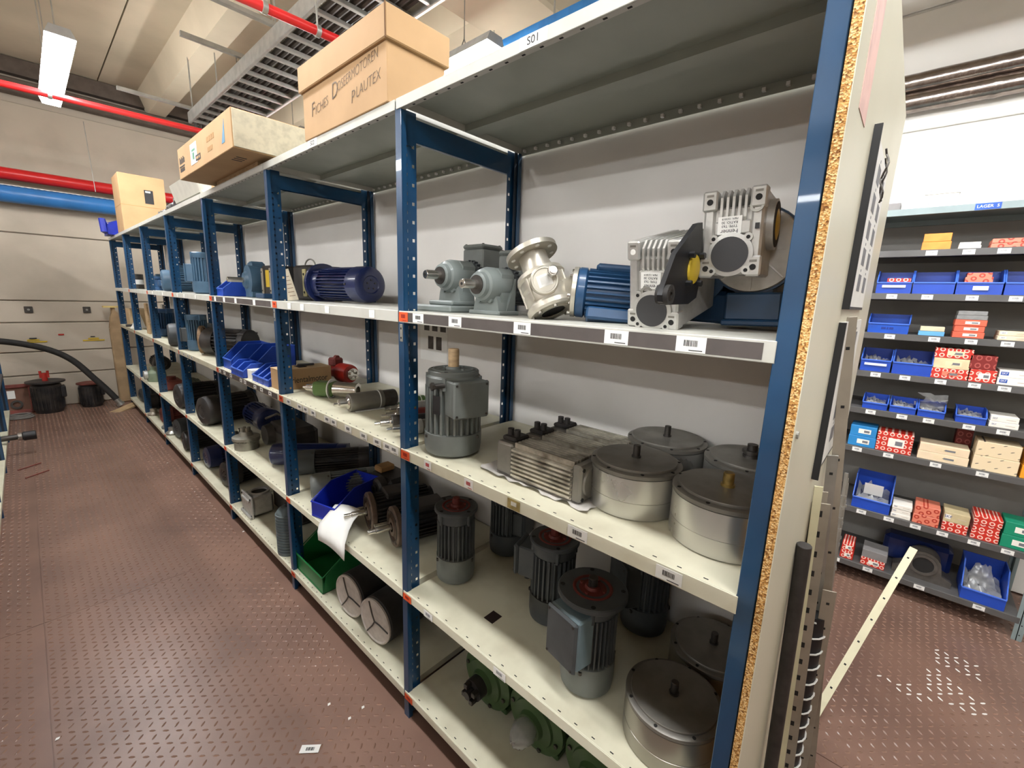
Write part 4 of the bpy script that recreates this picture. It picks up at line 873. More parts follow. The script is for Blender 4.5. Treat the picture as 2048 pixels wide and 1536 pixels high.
t = thing('dark_gearbox', 'dark square gearbox behind the worn aluminium case, bottom shelf', 'gearbox', (.28, 2.55, SZ[4])); MB().box(-.1, .12, -.2, .2, 0, .2, 0, .03).lathe([(0, -.13), (.05, -.13), (.05, -.1), (0, -.1)], 20, 0, (0, -.1, .12), 'x').build('gear_case', GRIME, t)
t = thing('small_parts', 'dark flat metal bracket lying on the third shelf', 'machine part', (.10, 3.10, SZ[3])); MB().box(-.05, .05, -.04, .04, 0, .02, 0, .005).cyl(.015, .02, .04, 12).build('bracket', DARKSTEEL, t); MB().cyl(.01, .02, .05, 10, 0, (.03, .02, 0)).build('pin', STEEL, t)

# ---- fourth to seventh bay: assorted used motors (each a thing of its own)
def lying(label, x, y, z, r, L, m_, d=(-1, 0, 0), fan=None, tbq=None, rim=None, grp=None):
    t = motor('used_motor', label, 'motor', (x-d[0]*L*.5, y-d[1]*L*.5, z+r*1.03), (d[0], d[1], 0), (0, 0, 1), r, L, m_, .3, fan=fan, n=24, finh=.14, flange=(r*1.02, .012) if rim else None, face=rim, shaft=(.012, .05), tb=tbq, group=grp, plate=False)
    return t
motor('used_motor', 'big steel blue motor standing with a tall cowl, upper shelf behind the third post', 'motor', (.13, 3.56, SZ[1]), UPZ, (-.8, .6, 0), .085, .28, STEELBLUE, .3, n=26, tb=(0, .14, .1, .12, .03, STEELBLUE, STEELBLUE), shaft=None)
t = thing('grey_base_plate', 'dark grey metal plate under the big steel blue motor', 'plate', (.22, 3.62, SZ[1])); MB().box(.02, .25, -.25, -.12, 0, .04, 0, .005).box(.02, .25, .12, .27, 0, .04, 0, .005).build('plate', DARKGREY, t)
lying('steel blue motor seen from its slotted fan end, upper shelf', .15, 4.35, SZ[1], .085, .28, STEELBLUE, (1, -.1, 0), tbq=(0, .14, .09, .1, .04, STEELBLUE, STEELBLUE))
t = thing('valve_assembly', 'blue valve body with silver wrapping, far upper shelf', 'machine part', (.16, 5.32, SZ[1])); MB().lathe([(0, 0), (.07, 0), (.07, .02), (.045, .03), (.045, .10), (.06, .11), (.06, .13), (0, .13)], 20).box(-.03, .03, -.15, -.05, .04, .1, 0, .01).build('valve_body', MOTORBLUE, t); MB().tube([(-.06, .04, .01), (-.09, .0, .06), (-.07, -.04, .03)], .014, 8).build('foil_wrap', FOIL, t)
t = thing('labelled_can', 'white labelled can beside the farthest posts, upper shelf', 'can', (.12, 6.3, SZ[1])); MB().cyl(.06, 0, .05, 20).cyl(.06, .10, .16, 20).build('can_body', DARKSTEEL, t); MB().cyl(.0605, .05, .1, 20).build('paper_band', PAPER, t)
lying('steel blue motor on the far upper shelf behind the valve', .32, 5.75, SZ[1], .08, .26, STEELBLUE, (1, 0, 0))
t = lying('rusty brown motor with round slotted end and bolts, middle shelf', .20, 3.42, SZ[2], .098, .34, GRIME, (.55, -.83, 0), rim=None)
t = thing('wire_mesh_guard', 'rusty round guard with crossed bars against the brown motor', 'machine part', (.085, 3.62, SZ[2]+.105), (-.9, .42, 0), (0, 0, 1)); b = MB(); b.ring(.10, .088, -.01, .012, 32)
for k in range(-3, 4): q = math.sqrt(.09**2-(k*.025)**2); b.tube([(k*.025, -q, 0), (k*.025, q, 0)], .004, 6); b.tube([(-q, k*.025, .004), (q, k*.025, .004)], .004, 6)
b.build('guard', mat('rusty_guard', (150, 122, 92), .6, .3, var=.2, scale=30), t)
motor('used_motor', 'steel blue motor standing upright between brown motor and post', 'motor', (.11, 3.87, SZ[2]), UPZ, (-.8, .6, 0), .07, .27, STEELBLUE, .3, tb=(0, .12, .09, .1, .03, DARKGREY, DARKGREY), shaft=None)
lying('dark motor showing a round grille toward the aisle, middle shelf', .14, 4.22, SZ[2], .09, .30, DARKGREY, (1, -.15, 0), fan=DARKGREY)
lying('dark green grey motor lying deep on the middle shelf, fifth bay', .33, 4.6, SZ[2], .08, .3, GRIME, (0, 1, 0))
motor('used_motor', 'steel blue upright motor in a brown clamp, sixth bay', 'motor', (.13, 5.15, SZ[2]), UPZ, (-.8, .6, 0), .085, .26, MOTORBLUE, .3, shaft=(.014, .04))
t = thing('brown_plank', 'brown worn board standing by the upright blue motor', 'board', (.04, 5.42, SZ[2])); MB().box(0, .02, -.02, .08, 0, .30, 0, .003).build('board', WOOD, t)
lying('dark motor lying across the middle shelf, sixth bay', .3, 5.6, SZ[2], .08, .3, GRIME, (0, 1, 0))
t = thing('white_tool', 'white triangular tool with a shiny tip, far middle shelf', 'tool', (.06, 6.25, SZ[2])); MB().prism([(-.06, 0), (.08, 0), (.04, .16)], -.02, .02, 0, 'y').build('body', PAPER, t, 0); MB().tube([(-.09, -.0, .03), (.02, 0, .03)], .014, 10).build('tip', DARKSTEEL, t)
carton('small_carton', 'small yellow lidded carton on the far middle shelf by the tan post', .04, .2, 6.5, 6.75, SZ[2]+.0, SZ[2]+.2, CARDPALE)
lying('black oily motor with big round end, third shelf of the fourth bay', .18, 3.55, SZ[3], .105, .34, GRIME, (1, .2, 0), rim=GRIME)
lying('navy dark motor lying at the back of the third shelf, fourth bay', .3, 3.2, SZ[3], .085, .32, NAVY, (0, 1, 0))
lying('dark green motor lying on the third shelf, fifth bay', .2, 4.55, SZ[3], .08, .36, mat('dull_green_enamel', (74, 82, 62), .5, var=.15), (0, 1, 0))
lying('black round motor behind the fourth post, third shelf', .14, 4.2, SZ[3], .10, .30, GRIME, (1, .1, 0))
t = thing('rusty_block', 'rust red cast block on the third shelf, sixth bay', 'machine part', (.12, 5.1, SZ[3])); MB().box(-.07, .08, -.12, .12, 0, .09, 0, .012).cyl(.04, .09, .12, 16).build('block', RUSTY, t)
t = thing('pale_green_pump', 'pale green pump head with silver cap, third shelf, sixth bay', 'pump', (.09, 5.62, SZ[3])); MB().lathe([(0, 0), (.075, 0), (.085, .03), (.08, .09), (.05, .12), (.05, .15), (0, .155)], 24).build('pump_body', mat('pale_green_enamel', (128, 142, 118), .45, var=.12), t); MB().lathe([(0, -.02), (.045, -.02), (.045, .01), (0, .02)], 18, 0, (-.085, 0, .07), 'x').build('silver_cap', ALU, t)
lying('dark motor lying in the farthest bay, third shelf', .25, 6.4, SZ[3], .085, .3, GRIME, (0, 1, 0))
for i, (x, y, r, mm) in enumerate(((.2, 3.3, .09, GRIME), (.2, 3.75, .085, NAVY), (.17, 4.3, .085, GRIME), (.2, 4.75, .09, DARKGREY), (.2, 5.4, .08, RUSTY), (.2, 6.1, .085, GRIME), (.2, 6.6, .08, DARKGREY))):
    lying(['black motor lying on the bottom shelf, fourth bay, nearer half', 'navy motor lying on the bottom shelf, fourth bay, farther half', 'oily motor lying on the bottom shelf, fifth bay, nearer half', 'dark grey motor lying on the bottom shelf, fifth bay, farther half', 'rust red motor lying on the bottom shelf, sixth bay', 'oily motor lying on the bottom shelf, farthest bay', 'dark grey motor lying on the bottom shelf by the tan post'][i], x, y, SZ[4], r, .3, mm, (1, .15-.1*(i % 3), 0))
for i, (x, y) in enumerate(((.05, 4.9), (.06, 5.15), (.05, 5.8))):
    t = thing('cast_fitting', ['pale cast fitting on the bottom shelf before the sixth bay', 'rough grey cast fitting on the bottom shelf, sixth bay', 'flat grey cast fitting on the bottom shelf near the far end'][i], 'machine part', (x, y, SZ[4])); MB().lathe([(0, 0), (.05, 0), (.055, .02), (.03, .04), (.03, .07), (0, .07)], 14).box(-.03, .05, -.05, .05, 0, .02, 0, .004).build('casting', [GALV, MOTORGREY, STRIPGREY][i], t)

# ================================================================== ON TOP OF THE RACK
t = thing('archive_box', 'large brown lidded cardboard box with handwriting on top of rack', 'box', (-.004, 1.292, SZ[0]))
MB().box(0, .20, -.267, .267, 0, .20, 0, .002).build('box_body', CARD, t, 0)
b = MB(); b.box(-.010, .210, -.279, .279, .152, .235, 0, .003); b.build('box_lid', CARD, t, 0)
MB().box(-.0125, -.0095, -.2792, -.2765, .15, .236).build('corner_seam', mat('seam_brown', (120, 84, 50), .8), t, 0)
PEN = mat('pen_ink', (104, 84, 64), .7)
for w_, sz, y, z in (('F', .062, .193, .083), ('ICHES', .040, .128, .082), ('D', .066, .036, .103), ('OSEERMOTOREN', .039, -.103, .120), ('P', .050, -.078, .056), ('LAUTEX', .042, -.165, .070)):
    text(w_, sz, PEN, t, (-.0012, y, z), (-1, 0, 0), (0, -1, .11), 'handwriting', .80 if len(w_) > 8 else .9, -.0009, .22)
t = thing('flat_carton', 'long flat cardboard box with a pale open end, tilted over the shelf edge', 'carton', (-.125, 2.36, SZ[0]+.02), (0, -.0, 1), (1, 0, 0))
MB().box(0, .36, -.43, .43, -.0, .145, 0, .002).build('carton_body', CARD, t, 0); MB().box(.004, .356, -.435, -.43, .004, .141, 0, .001).build('pale_end', mat('mouldy_board', (206, 196, 170), .85, var=.1, scale=40), t, 0)
for y, z, w_, h_, mm in ((.36, .055, .10, .07, INK),): MB().box(-.0008, 0, y-w_/2, y+w_/2, z-.003, z+.003).build('print_bar', mm, t, 0)
b = MB()
for k in range(6): b.box(-.0008, 0, .305+k*.017, .316+k*.017, .068, .098 if k % 2 else .09)
b.build('upper_print', INK, t, 0); b = MB()
for k in range(5): b.box(-.0008, 0, .315+k*.018, .328+k*.018, .03, .048)
b.build('lower_print', INK, t, 0)
MB().box(-.0010, 0, .02, .10, .035, .06).box(-.0014, -.001, .03, .045, .042, .053, 1).box(-.0014, -.001, .055, .09, .042, .053, 1).build('dark_print_box', [INK, CARD], t, 0)
MB().prism([(-.30, .035), (-.34, .035), (-.345, .12)], -.0010, 0, 0, 'x').build('blue_triangle_print', mat('blue_grey_print', (90, 140, 170), .6), t, 0)
MB().box(-.0013, -.0008, .10, .16, .085, .095).box(-.0013, -.0008, .12, .15, .05, .08).build('green_print', mat('green_print', (90, 150, 120), .6), t, 0)
b = MB()
for k in range(4): b.box(-.0008, 0, -.20+k*.03, -.18+k*.03, .08, .10); b.box(-.0008, 0, -.17+k*.02, -.157+k*.02, .04, .058)
b.build('faint_print', CARDDARK, t, 0)
for y, mm, w_ in ((.13, PAPER, .11),): MB().box(-.0009, 0, y-w_/2, y+w_/2, .03, .12).build('print_label', mm, t, 0)
MB().box(.05, .09, -.30, -.29, -.0006, 0).box(.05, .09, -.27, -.26, -.0006, 0).box(.05, .09, -.24, -.23, -.0006, 0).build('under_print', INK, t, 0)
MB().box(.13, .16, -.3, .3, -.02, 0).build('wood_batten', WOOD, t, 0)
t = thing('tall_carton', 'tall tan cardboard box with a dark label, far end of the rack top', 'carton', (.0, 5.95, SZ[0])); MB().box(0, .36, -.2, .2, 0, .54, 0, .003).box(-.001, .361, -.201, .201, .245, .249, 1).build('carton_body', [CARD, CARDDARK], t, 0); MB().box(.19, .26, -.202, -.2, .28, .41).box(.20, .24, -.2028, -.202, .385, .40, 1).build('dark_label', [INK, PAPER], t, 0)
t = stack_bin('crumpled royal blue bin bag at the far end of the rack top', -.05, 6.6, SZ[0], .3, .25, .16, .12, mat('royal_blue_plastic', (22, 44, 170), .36), None)
b = MB()
for k in range(5): b.tube([(-.03+.02*k, -.16+.08*k, .02), (-.035+.01*k, -.14+.08*k, .16)], .028, 8)
b.build('bag_fold', mat('royal_blue_plastic', (22, 44, 170), .36), t)
t = thing('grey_tub', 'pale grey shallow tub with a rolled rim, behind the dark machine parts', 'tub', (.22, 3.55, SZ[0])); b = MB(); pts = [(-.16, .05), (.16, .05), (.19, .16), (.10, .24), (-.06, .24), (-.19, .16)]; b.prism(pts, -.35, .3, 0, 'y'); b.build('tub_shell', mat('tub_grey', (196, 190, 176), .5, var=.05), t, 20); MB().tube([(x, -.355, z) for x, z in pts], .012, 8, closed=True).build('rolled_rim', mat('tub_rim', (218, 212, 198), .45), t); MB().box(-.14, .14, -.3, .3, 0, .05).build('tub_base', DARKGREY, t, 0)
carton('small_carton', 'small tan carton lying behind the flat box on the rack top', .08, .3, 2.83, 3.05, SZ[0], SZ[0]+.10, CARD)
for i, (y, h_) in enumerate(((3.95, .13), (4.2, .10), (4.5, .08))):
    t = thing('dark_machine_part', ['dark machine part with silver dots on the rack top, nearest one', 'dark machine part beside the nearest one on the rack top', 'low dark scrap piece by the tall carton'][i], 'machine part', (.08, y, SZ[0])); b = MB(); b.box(0, .16, -.1, .1, 0, h_, 0, .02)
    for k in range(5): b.cyl(.012, -.006, .004, 10, 1, (0, -.08+.04*k, h_*(.3+.4*(k % 2))), 'x')
    b.cyl(.04, h_, h_+.03, 16, 0, (.08, 0, 0)); b.build('casting', [GRIME, GALV], t)
t = thing('grey_stand', 'thin grey upright pin standing behind the tub', 'machine part', (.1, 3.95, SZ[0])); MB().cyl(.012, 0, .30, 10, 0, (.12, .0, 0)).cyl(.05, 0, .02, 16, 0, (.12, 0, 0)).build('pin', GALV, t); t.location.y = 4.05; t.location.x = .2

# ================================================================== THE BIN SHELF IN THE RIGHT AISLE
LX = 2.2; LZ = [1.990, 1.795, 1.588, 1.388, 1.187, .988, .774, .432, .115]
lr = thing('bin_shelf', 'grey steel shelf unit marked LAGER 5 along the white wall', 'shelving', (LX, 0, 0))
LY0, LY1 = -.735, .262
for y in (LY0, LY1, LY1+.998):
    for x in (0, .40):
        b = MB(); s = 1 if x == 0 else -1
        b.box(x, x+s*.003, y-.02, y+.014, 0, 1.99).box(x, x+s*.035, y-.003, y, 0, 1.99)
        for k in range(38): b.cyl(.0032, (x-s*.0004 if s > 0 else x+.0), (x+.0008), 6, 1, (0, y-.008, .03+k*.05), 'x')
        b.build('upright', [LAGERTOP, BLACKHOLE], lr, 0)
lsh = {}
for bay in (0, 1):
    ya, yb = LY0+bay*.998+.004, LY1+bay*.998-.004
    for i, z in enumerate(LZ):
        b = MB(); b.box(.002, .40, ya, yb, z-.003, z-.0003); b.box(-.001, .002, ya-.002, yb+.002, z-.031, z, 0, .001); b.box(.385, .4, ya, yb, z-.03, z-.003); b.box(.002, .02, ya, yb, z-.031, z-.029)
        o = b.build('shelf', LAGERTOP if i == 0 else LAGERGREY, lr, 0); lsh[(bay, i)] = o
    MB().box(.402, .405, ya-.003, yb+.003, .02, 1.985).build('back_panel', LAGERBACK, lr, 0)
def slabels(i, ys, me=LABG):
    for y in ys: put('barcode_label', me, lsh[(0, i)], (-.0016, y, LZ[i]-.016), None, (1, .82, .86))
slabels(1, (-.160, -.285, -.395)); slabels(2, (-.047, -.178, -.33, -.465)); slabels(3, (-.07, -.235, -.36, -.475)); slabels(4, (-.045, -.16, -.29, -.405, -.50)); slabels(5, (-.055, -.18, -.28, -.42, -.53)); slabels(6, (-.03, -.16, -.34, -.50)); slabels(7, (-.10, -.215, -.32, -.42, -.53, -.64)); slabels(8, (-.03, -.175, -.385, -.60))
o = put('place_sign', MB().box(-.001, 0, -.041, .041, -.0135, .0135).mesh('place_sign', SIGNBLUE, 0), lsh[(0, 0)], (-.0012, -.313, LZ[0]-.0155)); o['label'] = 'blue sign with LAGER 5'
text('LAGER  5', .0175, PAPER, o, (-.0012, 0, 0), (-1, 0, 0), (0, -1, 0))
def sbin(label, y0, y1, i, h_, fh, d_=.16, m_=BINBLUE, card=False, bag=False, paper=False):
    t = stack_bin(label, LX+.012, (y0+y1)/2, LZ[i], abs(y1-y0)-.004, d_, h_, fh, m_, 'blue bins on the grey shelf')
    if card: MB().box(-.0056, -.0042, -.045, .045, fh*.52, fh*.52+.012).build('paper_strip', PAPER, t, 0)
    if bag:
        b = MB(); n = 9; vs = []; fs = []; w2 = abs(y1-y0)/2-.012
        for a in range(n):
            for c in range(n): vs.append((.012+(d_-.03)*a/(n-1), -w2+2*w2*c/(n-1), .008+(fh*.9+(h_-fh)*.6*a/(n-1))*(.55+.45*math.sin(c*1.7+a*2.3)*math.sin(c*2.9))*.9+rnd.uniform(0, .008)))
        for a in range(n-1):
            for c in range(n-1): fs.append((a*n+c, (a+1)*n+c, (a+1)*n+c+1, a*n+c+1))
        b.add(vs, fs); b.build('polybag', POLY, t, 70)
    return t
W_ = None
def crt(label, y0, y1, z0, z1, m_, d_=.13, name='parts_carton', lab=None, grp=None, x0=.014, rows=1, brand=None):
    for k in range(rows):
        h = (z1-z0)/rows; za = z0+k*h
        lb = label if rows == 1 else '%s, %s' % (label, ['lowest', 'second from below', 'third from below', 'fourth from below', 'topmost'][k if k < rows-1 else 4] if rows > 2 else ('lower one', 'upper one')[k])
        t = carton(name, lb, LX+x0+.002*(k % 2), LX+x0+d_, y0+.003*(k % 2), y1-.002*(k % 2), za, za+h-.0008, m_, 'carton', grp)
        w2 = (y1-y0)/2
        if lab: MB().box(-.0008, 0, -w2*.55, w2*.35, h*.28, h*.72).box(-.0012, -.0008, -w2*.45, -w2*.05, h*.38, h*.6, 1).build('print_label', [lab, GREYINK], t, 0)
        if brand:
            o = MB().box(-.0008, 0, w2*.45, w2*.88, h*.3, h*.76).build('brand_patch', brand[1], t, 0); text(brand[0], h*.36, brand[2], t, (-.0012, w2*.665, h*.53), (-1, 0, 0), (0, -1, 0), 'lettering', 1.0)
            MB().box(-.0008, 0, -w2*.75, -w2*.1, h*.44, h*.5).build('print_line', mat('pale_print', (206, 186, 170), .6), t, 0)
SKF = ('SKF', SIGNBLUE, PAPER); SKFP = ('SKF', CARTWHITE, mat('skf_blue', (60, 80, 140), .6))
crt('white bearing carton stacked on top of the shelf unit', -.215, -.093, LZ[0], LZ[0]+.088, CARTWHITE, .16, rows=3, brand=SKFP)
crt('small dark grey box on top of the shelf unit by the panel', -.012, .045, LZ[0], LZ[0]+.035, CARTGREY, .1)
crt('orange carton on the highest inner shelf', -.222, -.12, LZ[1], LZ[1]+.076, CARTORANGE, rows=2)
crt('flat white carton on the highest inner shelf', -.322, -.248, LZ[1], LZ[1]+.030, CARTWHITE, .11, rows=2, brand=SKFP)
crt('pale red carton on the highest inner shelf', -.455, -.351, LZ[1], LZ[1]+.040, CARTPINK, rows=2)
B = sbin('blue bin with white strip and small red cartons, behind the panel edge', -.116, .023, 2, .112, .055, card=True); MB().box(.02, .1, -.06, .03, .055, .075).build('red_carton', CARTRED, B, 0)
sbin('empty blue bin second from the panel, second inner shelf', -.268, -.117, 2, .112, .055)
B = sbin('blue bin with pink cartons and a paper tag', -.422, -.269, 2, .112, .055); MB().box(.02, .12, -.04, .05, .05, .08).box(.03, .12, -.035, .045, .08, .1).build('pink_carton', CARTPINK, B, 0); MB().box(-.006, -.0042, -.03, .02, .02, .038).build('paper_tag', PAPER, B, 0)
sbin('blue bin cut by the right picture edge, second inner shelf', -.56, -.424, 2, .112, .055)
B = sbin('brighter blue bin with embossed front, third inner shelf', -.138, .026, 3, .095, .05, m_=mat('bright_blue_bin', (30, 84, 190), .35)); MB().box(-.0014, 0, -.022, -.006, .02, .031).box(-.0014, 0, -.002, .004, .02, .031).box(-.0014, 0, .008, .026, .02, .031).build('embossed_mark', BINDARK, B, 0)
crt('light blue flat carton under a yellowish bag, third inner shelf', -.267, -.174, LZ[3], LZ[3]+.022, CARTLIGHTBLUE, .1); crt('yellowish folded bag on the light blue carton', -.265, -.178, LZ[3]+.022, LZ[3]+.045, mat('cream_bag', (218, 208, 176), .5, var=.08), .09)
crt('orange and white carton in the tall stack, third inner shelf', -.399, -.294, LZ[3], LZ[3]+.085, mat('salmon_carton', (232, 104, 76), .5, var=.1, scale=30), rows=3, lab=CARTWHITE); crt('wrapped grey carton crowning the tall stack', -.397, -.296, LZ[3]+.085, LZ[3]+.126, POLY, rows=2)
crt('cream bearing carton at the right end of the third inner shelf', -.541, -.441, LZ[3], LZ[3]+.042, mat('cream_carton', (242, 222, 190), .55), rows=2, brand=SKFP)
sbin('blue bin with white strip, fourth inner shelf by the panel', -.099, .027, 4, .112, .06, card=True, bag=True)
sbin('blue bin holding a crinkled bag, fourth inner shelf', -.253, -.102, 4, .115, .06, bag=True)
crt('red ring printed carton at the bottom of the three high stack', -.378, -.246, LZ[4], LZ[4]+.05, CARTRED, lab=CARTPINK); crt('cream label carton in the middle of the three high stack', -.377, -.252, LZ[4]+.05, LZ[4]+.10, mat('cream_label_carton', (238, 214, 170), .55), lab=CARTINA); crt('red carton on top of the three high stack', -.38, -.25, LZ[4]+.1, LZ[4]+.148, CARTRED, lab=CARTINA)
crt('red and white labelled carton, fourth inner shelf', -.469, -.382, LZ[4], LZ[4]+.06, CARTRED, lab=CARTWHITE); crt('dark red carton behind the labelled one', -.46, -.372, LZ[4]+.06, LZ[4]+.125, CARTDARK, .12)
crt('white carton with blue brand patch, fourth inner shelf', -.588, -.473, LZ[4], LZ[4]+.068, CARTWHITE, rows=2, brand=SKF)
for i, (a, c) in enumerate(((-.119, -.013), (-.229, -.124), (-.334, -.232), (-.474, -.368))):
    sbin(['low blue bin with washers, fifth inner shelf by the panel', 'low blue bin second from the panel, fifth inner shelf', 'low blue bin overflowing with a clear bag', 'low blue bin standing apart to the right with a bag'][i], a, c, 5, .066, .034, .13, bag=True)
t = thing('clear_bag', 'crumpled clear plastic bag rising out of a low blue bin', 'plastic bag', (LX+.06, -.283, LZ[5]+.035)); b = MB(); vs = []; fs = []
for a in range(8):
    for c in range(8): vs.append((rnd.uniform(-.012, .012)+.02*math.sin(a), -.05+.1*c/7*(1+.2*math.sin(a)), .075*a/7+rnd.uniform(-.006, .006)))
for a in range(7):
    for c in range(7): fs.append((a*8+c, a*8+c+1, (a+1)*8+c+1, (a+1)*8+c))
b.add(vs, fs); b.build('bag_film', POLY, t, 70)
crt('white thin carton at the right of the low bins', -.575, -.482, LZ[5], LZ[5]+.055, CARTWHITE, rows=2, brand=SKFP)
crt('blue carton with white label, sixth inner shelf by the panel', -.100, .016, LZ[6], LZ[6]+.112, CARTBLUE, rows=2, lab=CARTWHITE)
crt('large bright red ring printed carton, sixth inner shelf', -.244, -.102, LZ[6], LZ[6]+.104, CARTRED, lab=CARTWHITE)
crt('long flat cream carton, sixth inner shelf', -.449, -.268, LZ[6], LZ[6]+.082, mat('cream_long_carton', (240, 216, 182), .55, var=.03), rows=2, lab=CARTINA)
crt('square cream carton with dark dashes, sixth inner shelf', -.607, -.461, LZ[6], LZ[6]+.14, CARTINA, rows=2)
crt('dark red carton hidden behind cream ones', -.46, -.40, LZ[6], LZ[6]+.17, CARTDARK, .08, x0=.18)
crt('amber carton at the right picture edge, sixth inner shelf', -.70, -.616, LZ[6], LZ[6]+.12, CARTAMBER, rows=2)
B = sbin('large blue bin with a paper sheet in a bag, seventh inner shelf', -.213, -.049, 7, .165, .06, .2, bag=True); q = MB().box(-.0005, .0005, -.06, .02, 0, .07).build('paper_sheet', PAPER, B, 0); q.matrix_local = frame((.06, .02, .07), (-.3, 0, .95), (.95, 0, .3))
crt('flat carton with blue corner, seventh inner shelf', -.296, -.218, LZ[7], LZ[7]+.072, CARTWHITE, .12, rows=3, brand=SKFP)
crt('faded red carton beside the flat cartons', -.401, -.303, LZ[7], LZ[7]+.098, CARTPINK, rows=2); crt('grey blue and cream carton over orange rings', -.502, -.412, LZ[7]+.05, LZ[7]+.1, mat('cream_grey_carton', (206, 188, 146), .6), rows=1, brand=SKFP); crt('orange ring carton under the cream one', -.502, -.412, LZ[7], LZ[7]+.05, mat('x', (0, 0, 0)) if False else CARTRED)
crt('tall red ring carton stack, seventh inner shelf', -.607, -.514, LZ[7], LZ[7]+.12, CARTRED, rows=3); crt('green carton with white label, right end of the seventh inner shelf', -.72, -.612, LZ[7], LZ[7]+.125, CARTGREEN, rows=2, lab=CARTWHITE)
crt('red and white carton partly behind the leaning strips, lowest shelf', -.104, -.045, LZ[8], LZ[8]+.09, CARTRED, rows=2, lab=CARTWHITE); crt('low grey lidded carton with red corner, lowest shelf', -.244, -.138, LZ[8]+.045, LZ[8]+.09, CARTGREY); crt('red cornered white carton under the grey lid, lowest shelf', -.24, -.138, LZ[8], LZ[8]+.045, CARTRED, lab=CARTWHITE)
t = thing('flange_bearing', 'dark cast pillow block bearing with round bore, lowest grey shelf', 'bearing', (LX+.06, -.385, LZ[8])); b = MB(); pts = [(-.115, 0), (.115, 0), (.115, .03), (.075, .05)]+[(.07*math.cos(a), .085+.07*math.sin(a)) for a in (0, .4, .8, 1.2, 1.57, 1.94, 2.34, 2.74, 3.14)]+[(-.075, .05), (-.115, .03)]; b.prism(pts, 0, .09, 0, 'x'); b.ring(.055, .042, -.008, .1, 28, 0, (0, 0, .085), 'x'); b.cyl(.043, -.003, .001, 28, 1, (0, 0, .085), 'x'); b.build('cast_housing', [mat('cast_iron_grey', (96, 90, 84), .55, .4, var=.12, scale=30), BLACKHOLE], t, 25)
t = thing('blue_part_bag', 'dark blue machine part behind the pillow block bearing', 'machine part', (LX+.24, -.36, LZ[8])); MB().box(-.05, .06, -.14, .14, 0, .15, 0, .02).lathe([(0, -.08), (.04, -.08), (.05, -.05), (0, -.05)], 18, 0, (0, -.03, .1), 'x').build('casting', NAVY, t)
B = sbin('large blue bin stuffed with clear bags, lowest grey shelf', -.683, -.528, 8, .17, .06, .2, bag=True)
t = thing('clear_bag', 'shiny clear plastic bag spilling from the lowest blue bin', 'plastic bag', (LX+.09, -.6, LZ[8]+.04)); b = MB(); vs = []; fs = []
for a in range(9):
    for c in range(9): vs.append((rnd.uniform(-.01, .01)+.05*a/8, (-.06+.12*c/8)*(1-.55*a/8), .11*a/8+rnd.uniform(-.007, .007)))
for a in range(8):
    for c in range(8): fs.append((a*9+c, a*9+c+1, (a+1)*9+c+1, (a+1)*9+c))
b.add(vs, fs); b.build('bag_film', POLY, t, 70)

# ================================================================== LEANING AGAINST THE PANEL
def leaning(name, label, p0, p1, w_, th, m_, holes=0, angle=False, xdir=(.3, -1, 0), slot=False, cat='steel strip'):
    d = Vector(p1)-Vector(p0); t = thing(name, label, cat, p0, d, xdir); L_ = d.length
    b = MB(); b.box(-w_/2, w_/2, -th/2, th/2, 0, L_, 0, min(th, w_)*.15)
    if angle: b.box(-w_/2, -w_/2+th, -th/2, w_*.8, 0, L_, 0, th*.1)
    for k in range(holes):
        z = L_*(k+.5)/holes
        for s in (-1, 1):
            if slot: b.box(-.004, .004, s*th*.5-.0003, s*th*.5+.0003, z-.008, z+.008, 1); b.box(-w_*.36, -w_*.36+.005, s*th*.5-.0003, s*th*.5+.0003, z+.012, z+.026, 1)
            else: b.cyl(.004, -.0003, .0003, 8, 1, (0, s*th*.5, z), 'y') if False else b.box(-.0035, .0035, s*th*.5-.0003, s*th*.5+.0003, z-.0035, z+.0035, 1)
    b.build('strip', [m_, BLACKHOLE], t, 0); return t
t = thing('dark_round_bar', 'dark round steel bar leaning against the ivory panel', 'steel bar', (.335, -.066, .0), (-.083, .015, 1.03), (1, 0, 0)); MB().cyl(.0135, 0, 1.035, 16, 0, c=.001).build('bar', mat('mill_scale_steel', (70, 66, 64), .55, .5, var=.15, scale=30), t)
leaning('slotted_angle', 'slotted grey angle strip leaning beside the dark round bar', (.575, -.082, .0), (.40, -.0545, 1.073), .034, .003, STRIPGREY, 20, True, slot=True)
leaning('flat_strip', 'thin pale strip leaning behind the slotted angle', (.52, -.072, 0), (.37, -.047, 1.12), .016, .003, CREAMSTRIP)
leaning('perforated_strip', 'tall perforated beige strip leaning in front, reaching up to the picture sheets', (.824, -.124, 0), (.425, -.043, 1.485), .024, .003, STRIPGREY, 11)
leaning('perforated_strip', 'short perforated strip crossing in front of the black coil', (.665, -.106, 0), (.555, -.093, .79), .030, .003, STRIPGREY, 10)
leaning('flat_strip', 'second thin grey strip between the perforated strips', (.64, -.088, 0), (.46, -.052, 1.08), .014, .003, STRIPGREY)
leaning('perforated_strip', 'third perforated strip standing close behind the tall one', (.74, -.098, 0), (.50, -.052, 1.16), .022, .003, GALV, 12)
leaning('flat_strip', 'cream edged strip tucked behind the leaning bars', (.70, -.084, 0), (.54, -.05, 1.05), .012, .004, CREAMSTRIP)
leaning('perforated_strip', 'cream perforated strip leaning far out over the right aisle floor', (1.0, -.095, .006), (1.62, -.295, .535), .026, .003, CREAMSTRIP, 8, xdir=(0, -1, 0))
